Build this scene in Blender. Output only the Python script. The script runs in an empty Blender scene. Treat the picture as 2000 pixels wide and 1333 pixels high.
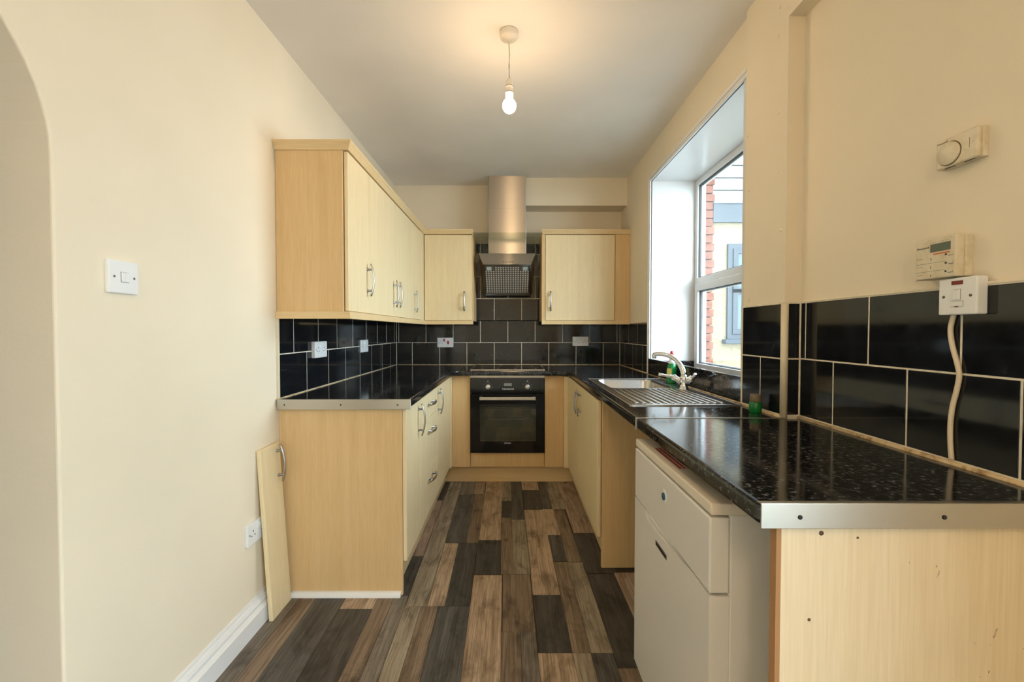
import bpy, bmesh, math, random
from mathutils import Vector, Matrix
random.seed(7)
S = bpy.context.scene
C = S.collection

# ------------------------------------------------------------------ camera, sky, exposure
F, H = 855.0, 1.23                      # focal length in px of a 2000 px wide frame, camera height
PITCH = math.atan(19.5 / F)
cam = bpy.data.cameras.new('camera'); camo = bpy.data.objects.new('camera', cam); C.objects.link(camo)
cam.sensor_width = 36.0; cam.lens = F * 36 / 2000; cam.clip_start = 0.02
camo.location = (0, 0, H); camo.rotation_euler = (math.pi / 2 - PITCH, 0, 0)
S.camera = camo
W = bpy.data.worlds.new('overcast_sky'); S.world = W; W.use_nodes = True
SKY = 8.0
W.node_tree.nodes['Background'].inputs[0].default_value = (0.81, 0.92, 1.0, 1)
W.node_tree.nodes['Background'].inputs[1].default_value = SKY
BULB = 118.0
FILL_GLOBE = 17.5
vs = S.view_settings
vs.view_transform = 'Standard'; vs.look = 'None'; vs.gamma = 1; vs.exposure = 0.70; vs.use_curve_mapping = False

def portal(loc, rot, sx, sy):
    l = bpy.data.lights.new('window_portal', 'AREA'); l.shape = 'RECTANGLE'; l.size = sx; l.size_y = sy
    l.cycles.is_portal = True
    o = bpy.data.objects.new('window_portal', l); C.objects.link(o); o.location = loc; o.rotation_euler = rot
portal((1.40, 2.54, 1.66), (0, math.pi / 2, 0), 1.30, 1.28)
portal((1.40, -0.90, 1.00), (0, math.pi / 2, 0), 2.0, 1.7)

# ------------------------------------------------------------------ layout constants (metres)
XL, XLT = -1.074, -1.066        # left wall, its tile face
YB, YBT = 4.045, 4.037          # back wall, its tile face
XR, XRT = 1.003, 0.995          # window wall
XBOX, XN = 0.980, 1.040         # boxing face, near right wall
CEIL = 2.565
WT, WTH = 0.918, 0.040          # worktop top, thickness
YBOX = 1.575                    # near end of boxing

def pt(px, py, ax, val):        # photo pixel -> point on the plane axis = val
    u = (px - 1000) / F; v = -(py - 666.5) / F
    c, s = math.cos(PITCH), math.sin(PITCH)
    r = (u, c + v * s, -s + v * c); o = (0, 0, H)
    k = (val - o[ax]) / r[ax]
    return Vector((o[0] + k * r[0], o[1] + k * r[1], o[2] + k * r[2]))

# ------------------------------------------------------------------ materials
def s2l(c):
    return tuple(((x / 255) / 12.92 if x / 255 <= .04045 else ((x / 255 + .055) / 1.055) ** 2.4) for x in c) + (1,)

class Mat:
    def __init__(s, name, col, rough=.5, metal=0, spec=.5, aniso=0, coat=0):
        s.m = bpy.data.materials.new(name); s.m.use_nodes = True
        s.t = s.m.node_tree; s.n = s.t.nodes; s.l = s.t.links
        s.b = s.n['Principled BSDF']
        s.b.inputs['Base Color'].default_value = s2l(col)
        s.b.inputs['Roughness'].default_value = rough
        s.b.inputs['Metallic'].default_value = metal
        s.b.inputs['Specular IOR Level'].default_value = spec
        s.b.inputs['Anisotropic'].default_value = aniso
        s.b.inputs['Coat Weight'].default_value = coat
        s.tc = None
    def coord(s, scale=(1, 1, 1), kind='Object', rnd=False):
        tc = s.n.new('ShaderNodeTexCoord'); mp = s.n.new('ShaderNodeMapping')
        mp.inputs['Scale'].default_value = scale
        s.l.new(tc.outputs[kind], mp.inputs['Vector'])
        if rnd:
            oi = s.n.new('ShaderNodeObjectInfo'); mu = s.n.new('ShaderNodeMath'); mu.operation = 'MULTIPLY'
            mu.inputs[1].default_value = 60; s.l.new(oi.outputs['Random'], mu.inputs[0])
            s.l.new(mu.outputs[0], mp.inputs['Location'])
        return mp.outputs['Vector']
    def noise(s, vec, scale, detail=3, rough=.5, dist=0):
        n = s.n.new('ShaderNodeTexNoise'); n.inputs['Scale'].default_value = scale
        n.inputs['Detail'].default_value = detail; n.inputs['Roughness'].default_value = rough
        n.inputs['Distortion'].default_value = dist
        s.l.new(vec, n.inputs['Vector']); return n.outputs['Fac']
    def ramp(s, fac, stops):
        r = s.n.new('ShaderNodeValToRGB'); e = r.color_ramp.elements
        while len(e) < len(stops): e.new(.5)
        for i, (p, c) in enumerate(stops):
            e[i].position = p; e[i].color = s2l(c)
        s.l.new(fac, r.inputs['Fac']); return r.outputs['Color']
    def mix(s, a, b, fac, mode='MIX'):
        m = s.n.new('ShaderNodeMix'); m.data_type = 'RGBA'; m.blend_type = mode
        for sock, v in ((m.inputs[6], a), (m.inputs[7], b), (m.inputs[0], fac)):
            if hasattr(v, 'links'): s.l.new(v, sock)
            elif isinstance(v, (int, float)): sock.default_value = v
            else: sock.default_value = s2l(v)
        return m.outputs[2]
    def col(s, c): s.l.new(c, s.b.inputs['Base Color']); return s
    def bump(s, h, strength=.1, dist=.01):
        b = s.n.new('ShaderNodeBump'); b.inputs['Strength'].default_value = strength
        b.inputs['Distance'].default_value = dist
        s.l.new(h, b.inputs['Height']); s.l.new(b.outputs['Normal'], s.b.inputs['Normal']); return s
    def rough_from(s, fac, lo, hi):
        m = s.n.new('ShaderNodeMapRange'); m.inputs['To Min'].default_value = lo; m.inputs['To Max'].default_value = hi
        s.l.new(fac, m.inputs['Value']); s.l.new(m.outputs['Result'], s.b.inputs['Roughness']); return s

M = {}
def simple(name, col, rough=.5, metal=0, **k):
    M[name] = Mat(name, col, rough, metal, **k).m

def paint(name, col, rough=.75, b=.12, sc=55):
    m = Mat(name, col, rough, spec=.3)
    n = m.noise(m.coord(), sc, 4, .6)
    big = m.noise(m.coord(), 1.7, 2)
    d = tuple(int(x * .975) for x in col)
    m.col(m.ramp(big, [(.35, d), (.65, col)])); m.bump(n, b, .004)
    M[name] = m.m
paint('cream_paint', (241, 229, 207))
paint('ceiling_paint', (246, 243, 238), .85)
paint('white_gloss', (240, 241, 242), .3, .03, 20)
paint('hall_paint', (226, 208, 180))

def maple(name, lo, hi, scale=(34, 34, 1.3), rough=.38, rnd=True):
    m = Mat(name, hi, rough, spec=.4)
    v = m.coord(scale, rnd=rnd)
    n1 = m.noise(v, 1.0, 5, .62, .6)
    v2 = m.coord(tuple(x * 5.5 for x in scale), rnd=rnd)
    n2 = m.noise(v2, 1.4, 2, .5)
    c1 = m.ramp(n1, [(.2, lo), (.8, hi)])
    c2 = m.ramp(n2, [(.3, (240, 234, 224)), (.65, (255, 255, 255))])
    m.col(m.mix(c1, c2, .5, 'MULTIPLY'))
    m.bump(n2, .03, .001)
    M[name] = m.m
maple('maple', (217, 183, 131), (231, 200, 152))
maple('maple_horizontal', (222, 194, 146), (236, 211, 166), (1.3, 34, 34))
maple('door_maple', (233, 212, 170), (244, 228, 190))
# scuffs and brown chips on the near end panel
mm = Mat('scuffed_maple', (230, 210, 170), .42, spec=.4)
v = mm.coord((30, 30, 1.1)); n1 = mm.noise(v, 1, 5, .6, .5)
n2 = mm.noise(mm.coord((150, 150, 5)), 1.2, 2)
base = mm.mix(mm.ramp(n1, [(.25, (232, 213, 178)), (.75, (241, 226, 196))]),
              mm.ramp(n2, [(.3, (240, 234, 226)), (.65, (255, 255, 255))]), .5, 'MULTIPLY')
sc = mm.noise(mm.coord((1, 1, .6)), 55, 2, .5, 1.5); scm = mm.noise(mm.coord(), 4.2, 1)
chip = mm.ramp(sc, [(.715, (0, 0, 0)), (.735, (255, 255, 255))]); area = mm.ramp(scm, [(.52, (0, 0, 0)), (.62, (255, 255, 255))])
mm.col(mm.mix(base, (122, 88, 55), mm.mix(chip, area, 1.0, 'MULTIPLY'))); M['scuffed_maple'] = mm.m
simple('edge_brown', (176, 132, 88), .6)

# worktop: gloss black laminate with pale flecks
m = Mat('worktop', (22, 23, 27), .1, spec=.5)
a = m.noise(m.coord((1, 1, 1)), 95, 3, .6); b_ = m.noise(m.coord(), 22, 3)
c = m.ramp(a, [(.36, (9, 10, 13)), (.50, (22, 23, 27)), (.59, (62, 63, 68)), (.68, (125, 125, 128))])
m.col(m.mix(c, m.ramp(b_, [(.35, (120, 120, 120)), (.7, (255, 255, 255))]), .7, 'MULTIPLY'))
m.rough_from(a, .06, .16); m.bump(m.noise(m.coord(), 14, 2), .03, .004); M['worktop'] = m.m
# tiles
m = Mat('black_tile', (20, 21, 24), .07, spec=.5)
a = m.noise(m.coord(rnd=True), 26, 4, .65, .5); b_ = m.noise(m.coord(rnd=True), 6, 2)
m.col(m.ramp(a, [(.3, (17, 18, 21)), (.62, (26, 28, 32)), (.85, (44, 47, 53))]))
m.rough_from(a, .03, .12); m.bump(b_, .02, .004); M['black_tile'] = m.m
m = Mat('grout', (222, 210, 188), .85); n = m.noise(m.coord(), 40, 3)
m.col(m.ramp(n, [(.3, (218, 206, 184)), (.6, (238, 230, 214))])); M['grout'] = m.m
m = Mat('sealant', (214, 190, 148), .5); n = m.noise(m.coord(), 30, 4, .7)
m.col(m.ramp(n, [(.33, (140, 108, 66)), (.5, (214, 190, 148)), (.75, (228, 210, 176))])); M['sealant'] = m.m
simple('tile_trim', (226, 214, 188), .35)

# floor planks
def plank_mat(name, lo, mid, hi):
    m = Mat(name, mid, .5, spec=.35)
    v = m.coord((38, 1.5, 20), rnd=True); n = m.noise(v, 1, 7, .66, .5)
    c = m.ramp(n, [(.22, lo), (.5, mid), (.78, hi)])
    v2 = m.coord((9, 4, 6), rnd=True); n2 = m.noise(v2, 1.4, 5, .65, .6)
    c2 = m.ramp(n2, [(.28, (120, 112, 106)), (.52, (255, 255, 255))])
    v3 = m.coord((210, 5, 60), rnd=True); n3 = m.noise(v3, 1, 3, .6)
    c3 = m.ramp(n3, [(.34, (165, 158, 150)), (.58, (255, 255, 255))])
    vk = m.coord((1, .55, 1), rnd=True)
    vo = m.n.new('ShaderNodeTexVoronoi'); vo.inputs['Scale'].default_value = 7.5; m.l.new(vk, vo.inputs['Vector'])
    ck = m.ramp(vo.outputs['Distance'], [(.045, (96, 82, 72)), (.13, (255, 255, 255))])
    c = m.mix(c, c2, .75, 'MULTIPLY'); c = m.mix(c, c3, .7, 'MULTIPLY'); c = m.mix(c, ck, .6, 'MULTIPLY')
    m.col(c); m.bump(n3, .15, .002); M[name] = m.m
plank_mat('plank_tan', (148, 124, 102), (190, 165, 140), (210, 189, 165))
plank_mat('plank_pink', (132, 112, 96), (174, 150, 132), (196, 174, 156))
plank_mat('plank_brown', (102, 86, 72), (138, 119, 101), (164, 146, 126))
plank_mat('plank_grey', (98, 90, 82), (130, 121, 110), (158, 148, 136))
plank_mat('plank_light', (122, 110, 94), (160, 147, 128), (186, 174, 154))
plank_mat('plank_dark', (56, 53, 51), (80, 76, 73), (104, 99, 95))
plank_mat('plank_slate', (70, 67, 65), (94, 91, 88), (122, 118, 114))
simple('floor_joint', (58, 50, 44), .8)
# metals
def steel(name, col, rough, aniso, scale=(1.5, 40, 400), bs=.04):
    m = Mat(name, col, rough, 1, aniso=aniso)
    if not aniso: n = m.noise(m.coord(scale), 1.0, 3); m.rough_from(n, rough * .8, rough * 1.25)
    if aniso:
        t = m.n.new('ShaderNodeTangent'); t.direction_type = 'RADIAL'; t.axis = 'Z'; m.b.inputs['Anisotropic Rotation'].default_value = .25
        m.l.new(t.outputs[0], m.b.inputs['Tangent'])
    M[name] = m.m
steel('brushed_steel', (172, 168, 162), .30, 1.0)
steel('sink_steel', (196, 196, 196), .22, 0)
steel('trim_steel', (198, 194, 186), .30, 0)
simple('chrome', (225, 226, 228), .07, 1)
simple('satin_nickel', (190, 190, 190), .3, 1)
simple('dark_filter', (120, 112, 102), .5, .5)
simple('filter_dot', (236, 230, 218), .4, .2)
simple('lamp_lens', (190, 205, 205), .15)
simple('white_plastic', (236, 238, 240), .28)
m = Mat('aged_plastic', (214, 204, 176), .4); n = m.noise(m.coord(), 30, 4, .65)
m.col(m.ramp(n, [(.30, (208, 194, 162)), (.55, (224, 214, 190))])); M['aged_plastic'] = m.m
simple('socket_hole', (25, 25, 28), .6)
simple('grey_line', (120, 112, 98), .6)
simple('red_plastic', (190, 26, 34), .3)
simple('neon_red', (120, 20, 22), .2)
simple('lcd', (92, 104, 90), .25)
simple('orange_print', (200, 110, 70), .6)
simple('black_enamel', (8, 8, 9), .06)
simple('black_matt', (12, 12, 12), .5)
simple('oven_cavity', (128, 130, 116), .35)
simple('knob_silver', (205, 205, 204), .28, .7)
simple('display_grey', (130, 132, 128), .4)
simple('pale_print', (190, 190, 188), .5)
simple('appliance_white', (232, 230, 226), .22)
simple('appliance_lid', (232, 222, 206), .4)
simple('gasket_dark', (60, 64, 68), .6)
simple('logo_blue', (16, 84, 128), .3)
simple('logo_plate', (232, 232, 230), .2)
simple('warning_red', (176, 56, 40), .6)
simple('upvc', (226, 228, 230), .25)
simple('soap_green', (8, 128, 62), .2)
simple('pot_green', (10, 118, 54), .2)
simple('pot_cap', (120, 106, 84), .5)
simple('label_yellow', (222, 214, 120), .5)
simple('label_pink', (214, 120, 96), .5)
simple('clear_white', (232, 236, 238), .2)
simple('cable_white', (228, 214, 190), .45)
simple('flex_cream', (224, 214, 186), .5)
simple('lampholder_white', (236, 228, 214), .35)
simple('holder_ring', (96, 74, 52), .5)
simple('screw', (120, 116, 110), .35, .8)
simple('dark_bag', (44, 58, 72), .35)
simple('concrete', (120, 118, 112), .9)
# exterior
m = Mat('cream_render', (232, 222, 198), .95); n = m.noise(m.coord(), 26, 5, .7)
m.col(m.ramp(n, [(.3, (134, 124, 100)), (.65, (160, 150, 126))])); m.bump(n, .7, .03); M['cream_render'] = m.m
m = Mat('brick_red', (176, 112, 92), .9); n = m.noise(m.coord(rnd=True), 18, 4)
m.col(m.ramp(n, [(.3, (104, 62, 50)), (.7, (132, 86, 72))])); m.bump(n, .3, .01); M['brick_red'] = m.m
simple('mortar', (146, 138, 126), .95)
simple('cladding_white', (150, 154, 158), .4)
simple('fascia_grey', (58, 68, 78), .5)
simple('frame_grey', (44, 56, 68), .4)
simple('obscure_pane', (66, 88, 92), .12)

def glass(name, tint, refl=.08, rough=0.0):
    mt = bpy.data.materials.new(name); mt.use_nodes = True; t = mt.node_tree; n = t.nodes; n.clear()
    o = n.new('ShaderNodeOutputMaterial'); mx = n.new('ShaderNodeMixShader'); tr = n.new('ShaderNodeBsdfTransparent')
    gl = n.new('ShaderNodeBsdfGlossy'); lw = n.new('ShaderNodeLayerWeight'); lw.inputs[0].default_value = .5; pw = n.new('ShaderNodeMath'); pw.operation = 'POWER'; pw.inputs[1].default_value = 5
    t.links.new(lw.outputs['Facing'], pw.inputs[0]); fr = n.new('ShaderNodeMath'); fr.operation = 'MULTIPLY_ADD'; fr.inputs[1].default_value = .9; fr.inputs[2].default_value = refl / 2
    t.links.new(pw.outputs[0], fr.inputs[0])
    tr.inputs[0].default_value = s2l(tint); gl.inputs['Roughness'].default_value = rough
    t.links.new(fr.outputs[0], mx.inputs[0]); t.links.new(tr.outputs[0], mx.inputs[1]); t.links.new(gl.outputs[0], mx.inputs[2])
    t.links.new(mx.outputs[0], o.inputs[0]); M[name] = mt
glass('window_glass', (246, 250, 250))
glass('hood_glass', (240, 246, 240))
glass('oven_glass', (214, 216, 208), .16)

mt = bpy.data.materials.new('bulb_glow'); mt.use_nodes = True
e = mt.node_tree.nodes['Principled BSDF']; e.inputs['Base Color'].default_value = (1, .95, .88, 1)
e.inputs['Emission Color'].default_value = (1.0, .68, .38, 1); e.inputs['Emission Strength'].default_value = BULB
M['bulb_glow'] = mt
mt = bpy.data.materials.new('fill_globe_glow'); mt.use_nodes = True
e = mt.node_tree.nodes['Principled BSDF']; e.inputs['Emission Color'].default_value = (1.0, .69, .39, 1); e.inputs['Emission Strength'].default_value = FILL_GLOBE
M['fill_globe_glow'] = mt

# ------------------------------------------------------------------ mesh builder
class MB:
    def __init__(s): s.bm = bmesh.new()
    def box(s, x0, x1, y0, y1, z0, z1, bev=0, seg=2):
        t = bmesh.new()
        bmesh.ops.create_cube(t, size=1)
        for v in t.verts:
            v.co = Vector(((x0 + x1) / 2 + v.co.x * (x1 - x0), (y0 + y1) / 2 + v.co.y * (y1 - y0), (z0 + z1) / 2 + v.co.z * (z1 - z0)))
        if bev: bmesh.ops.bevel(t, geom=t.edges[:], offset=bev, segments=seg, affect='EDGES', profile=.5)
        s.add(t); return s
    def add(s, t, mat=None):
        me = bpy.data.meshes.new('tmp')
        if mat is not None: bmesh.ops.transform(t, matrix=mat, verts=t.verts)
        t.to_mesh(me); t.free(); s.bm.from_mesh(me); bpy.data.meshes.remove(me)
    def hull(s, pts):
        t = bmesh.new(); vs_ = [t.verts.new(p) for p in pts]
        bmesh.ops.convex_hull(t, input=vs_); s.add(t); return s
    def prism(s, poly, d, holes=()):
        """poly: 3D loop; d: extrude vector; holes: more loops"""
        t = bmesh.new(); edges = []
        for loop in [poly] + list(holes):
            vv = [t.verts.new(p) for p in loop]
            for i in range(len(vv)): edges.append(t.edges.new((vv[i], vv[(i + 1) % len(vv)])))
        if holes: bmesh.ops.triangle_fill(t, use_beauty=True, edges=edges)
        else:
            t.faces.new([e.verts[0] for e in edges])
        r = bmesh.ops.extrude_face_region(t, geom=t.faces[:])
        bmesh.ops.translate(t, vec=Vector(d), verts=[g for g in r['geom'] if isinstance(g, bmesh.types.BMVert)])
        bmesh.ops.recalc_face_normals(t, faces=t.faces[:]); s.add(t); return s
    def lathe(s, prof, origin, axis='Z', n=24):
        t = bmesh.new(); rings = []
        for r, h in prof:
            ring = []
            for i in range(n):
                a = 2 * math.pi * i / n
                ring.append(t.verts.new((r * math.cos(a), r * math.sin(a), h)))
            rings.append(ring)
        for A, B in zip(rings, rings[1:]):
            for i in range(n): t.faces.new((A[i], A[(i + 1) % n], B[(i + 1) % n], B[i]))
        t.faces.new(rings[0][::-1]); t.faces.new(rings[-1])
        bmesh.ops.remove_doubles(t, verts=t.verts, dist=1e-6)
        bmesh.ops.recalc_face_normals(t, faces=t.faces[:])
        R = {'Z': Matrix.Identity(4), 'X': Matrix.Rotation(math.pi / 2, 4, 'Y'), '-X': Matrix.Rotation(-math.pi / 2, 4, 'Y'),
             'Y': Matrix.Rotation(-math.pi / 2, 4, 'X'), '-Y': Matrix.Rotation(math.pi / 2, 4, 'X'), '-Z': Matrix.Rotation(math.pi, 4, 'X')}[axis] if isinstance(axis, str) else axis
        for f in t.faces: f.smooth = True
        s.add(t, Matrix.Translation(origin) @ R); return s
    def tube(s, path, r, n=10, up=(0, 0, 1), r2=None, cap=True):
        """sweep an ellipse; r half-size along side, r2 along 'up'-ish normal; r may be a list"""
        path = [Vector(p) for p in path]; t = bmesh.new(); rings = []
        up = Vector(up)
        for i, p in enumerate(path):
            d = (path[min(i + 1, len(path) - 1)] - path[max(i - 1, 0)]).normalized()
            sd = d.cross(up)
            if sd.length < 1e-4: sd = d.cross(Vector((1, 0, 0)))
            sd.normalize(); nn = sd.cross(d).normalized()
            ra = r[i] if isinstance(r, (list, tuple)) else r
            rb = ra if r2 is None else r2
            rings.append([t.verts.new(p + sd * ra * math.cos(2 * math.pi * k / n) + nn * rb * math.sin(2 * math.pi * k / n)) for k in range(n)])
        for A, B in zip(rings, rings[1:]):
            for k in range(n): t.faces.new((A[k], A[(k + 1) % n], B[(k + 1) % n], B[k]))
        if cap: t.faces.new(rings[0][::-1]); t.faces.new(rings[-1])
        bmesh.ops.recalc_face_normals(t, faces=t.faces[:])
        for f in t.faces: f.smooth = True
        s.add(t); return s

def root_of(o):
    while o.parent: o = o.parent
    return o
def build(name, mb, mat, parent=None, smooth=False, bevel=0):
    me = bpy.data.meshes.new(name)
    bm = mb.bm
    o = bpy.data.objects.new(name, me); C.objects.link(o)
    if parent is not None:
        base = Vector(root_of(parent).location)
        bmesh.ops.translate(bm, vec=-base, verts=bm.verts); o.parent = parent
    else:
        xs = [v.co for v in bm.verts]
        base = Vector(((min(v.x for v in xs) + max(v.x for v in xs)) / 2, (min(v.y for v in xs) + max(v.y for v in xs)) / 2, min(v.z for v in xs)))
        bmesh.ops.translate(bm, vec=-base, verts=bm.verts); o.location = base
    bm.to_mesh(me); bm.free(); me.materials.append(M[mat])
    if smooth:
        for p in me.polygons: p.use_smooth = True
    if bevel:
        b = o.modifiers.new('edge', 'BEVEL'); b.width = bevel; b.segments = 3; b.limit_method = 'ANGLE'; b.angle_limit = .6
    return o
def thing(name, label, cat, loc, group=None):
    o = bpy.data.objects.new(name, None); C.objects.link(o); o.location = loc; o.empty_display_size = .05
    o['label'] = label; o['category'] = cat
    if group: o['group'] = group
    return o
def tag(o, label, cat, group=None):
    o['label'] = label; o['category'] = cat
    if group: o['group'] = group
    return o
def struct(name, mb, mat, label, cat, **k):
    o = build(name, mb, mat, **k); o['kind'] = 'structure'; o['label'] = label; o['category'] = cat
    return o
B = lambda *a, **k: MB().box(*a, **k)
def text_mesh(name, s, size, mat, parent, origin, xdir, ydir, depth=.0006):
    cu = bpy.data.curves.new(name, 'FONT'); cu.body = s; cu.size = size; cu.extrude = depth; cu.align_x = 'LEFT'
    cu.resolution_u = 2
    t = bpy.data.objects.new(name, cu); C.objects.link(t)
    me = bpy.data.meshes.new_from_object(t); bpy.data.objects.remove(t); bpy.data.curves.remove(cu)
    x = Vector(xdir).normalized(); y = Vector(ydir).normalized(); z = x.cross(y)
    mt_ = Matrix((x, y, z)).transposed().to_4x4(); mt_.translation = Vector(origin) - Vector(root_of(parent).location)
    me.transform(mt_); me.materials.clear(); me.materials.append(M[mat])
    o = bpy.data.objects.new(name, me); C.objects.link(o); o.parent = parent; return o

# ------------------------------------------------------------------ room shell
YF = -2.2
ARY0, ARY1, ARZ = .25, 1.03, 1.64
floor = struct('floor', B(-2.5, 1.37, YF, YB + .1, -.06, -.003), 'floor_joint', 'dark wood effect plank vinyl flooring', 'floor')
ceiling = struct('ceiling', B(-2.5, 1.37, YF, YB + .1, CEIL, CEIL + .1), 'ceiling_paint', 'plain off-white plaster ceiling', 'ceiling')
arc = [(XL, ARY0, -.02)] + [(XL, (ARY0 + ARY1) / 2 - (ARY1 - ARY0) / 2 * math.cos(a), ARZ + .39 * math.sin(a)) for a in [math.pi * i / 32 for i in range(33)]] + [(XL, ARY1, -.02)]
poly = [(XL, YF, -.02)] + arc + [(XL, YB + .1, -.02), (XL, YB + .1, CEIL + .02), (XL, YF, CEIL + .02)]
wl = struct('wall_left', MB().prism(poly, (-.30, 0, 0)), 'cream_paint', 'cream painted wall with an arched opening and black tiles', 'wall', bevel=.006)
wb = struct('wall_back', B(XL - .1, XR + .37, YB, YB + .1, -.02, CEIL + .02), 'cream_paint', 'cream wall with black tiles behind the cooker hood', 'wall')
mb = MB(); OY0, OY1, OZ0, OZ1 = 1.90, 3.178, .90, 2.318
mb.box(XR, 1.37, OY1, YB + .05, -.02, CEIL + .02); mb.box(XR, 1.37, 1.6, OY0, -.02, CEIL + .02)
mb.box(XR, 1.37, OY0, OY1, -.02, OZ0); mb.box(XR, 1.37, OY0, OY1, OZ1, CEIL + .02)
wr = struct('wall_right', mb, 'cream_paint', 'cream wall around the kitchen window', 'wall')
mb = MB(); PY0, PY1, PZ = -1.75, -.05, 2.0
mb.box(XN, 1.37, PY1, 1.6, -.02, CEIL + .02); mb.box(XN, 1.37, YF, PY0, -.02, CEIL + .02); mb.box(XN, 1.37, PY0, PY1, PZ, CEIL + .02)
wn = struct('wall_near', mb, 'cream_paint', 'cream wall carrying the thermostat and heating programmer', 'wall')
mb = B(-1.4, 1.37, YF - .12, YF, -.02, CEIL + .02)
struct('wall_front', mb, 'cream_paint', 'plain cream wall behind the viewer', 'wall')
mb = MB(); mb.box(-2.5, -2.4, YF, YB, -.02, CEIL); mb.box(-2.5, -1.37, YF - .1, YF, -.02, CEIL); mb.box(-2.5, -1.37, 2.6, 2.7, -.02, CEIL)
struct('wall_hall', mb, 'hall_paint', 'pale hallway walls beyond the arch', 'wall')
# bulkhead over back right
struct('trim_1', B(.06, XR + .02, 3.845, YB + .02, 2.325, CEIL + .02), 'cream_paint', 'cream boxed bulkhead under the ceiling beside the hood chimney', 'bulkhead')
# boxing with header (inverted L)
x = XBOX
poly = [(x, 1.855, -.0), (x, YBOX, 0), (x, YBOX, 2.345), (x, YF, 2.345), (x, YF, CEIL + .01), (x, 1.855, CEIL + .01)]
bx = struct('trim_2', MB().prism(poly, (.10, 0, 0)), 'cream_paint', 'cream pipe boxing board with screw heads beside the window', 'boxing')
for px, py in ((1523, 14), (1521, 71), (1522, 220), (1520, 335), (1525, 450), (1525, 579), (1460, 26), (1460, 134), (1461, 265), (1463, 372), (1464, 470), (1463, 586), (1541, 14)):
    p = pt(px, py, 0, XBOX)
    build('screw_cap', MB().lathe([(.007, 0), (.0065, .0015), (.003, .003), (0.0005, .0033)], (XBOX + .0005, p.y, p.z), '-X', 10), 'cream_paint', bx)
# skirting on left wall
def skirt(y0, y1):
    prof = [(0, 0), (.035, 0), (.035, .070), (.030, .076), (.022, .082), (.022, .094), (.016, .104), (.010, .108), (.008, .118), (0, .120)]
    return MB().prism([(XL - .002 + a, y0, b) for a, b in prof], (0, y1 - y0, 0))
struct('baseboard_left', skirt(ARY1 + .0, 2.0), 'white_gloss', 'white moulded skirting board along the arch wall', 'skirting')

# ------------------------------------------------------------------ floor planks
def upos(px, py):
    p = pt(px, py, 2, 0); return p.x + .0152 * (p.y - 1.506), p.y
def plank(pl, pr_, yref, yn, yf, mat):
    u0 = upos(pl, yref)[0]; u1 = upos(pr_, yref)[0]
    plank_w(u0, u1, upos(1000, yn)[1], upos(1000, yf)[1], mat)
def plank_w(u0, u1, Y0, Y1, mat):
    g = .0008; k = lambda Y: -.0152 * (Y - 1.506)
    b = [(u0 + g + k(Y0), Y0 + g), (u1 - g + k(Y0), Y0 + g), (u1 - g + k(Y1), Y1 - g), (u0 + g + k(Y1), Y1 - g)]
    m_ = MB(); t = bmesh.new()
    lo = [t.verts.new((a, c_, -.004)) for a, c_ in b]; hi = [t.verts.new((a, c_, 0)) for a, c_ in b]
    t.faces.new(hi); t.faces.new(lo[::-1])
    for i in range(4): t.faces.new((lo[i], lo[(i + 1) % 4], hi[(i + 1) % 4], hi[i]))
    m_.add(t); o = build('plank', m_, 'plank_' + mat, None)
    loc = o.location.copy(); o.parent = floor; o.location = loc - floor.location
N = 1390
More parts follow.
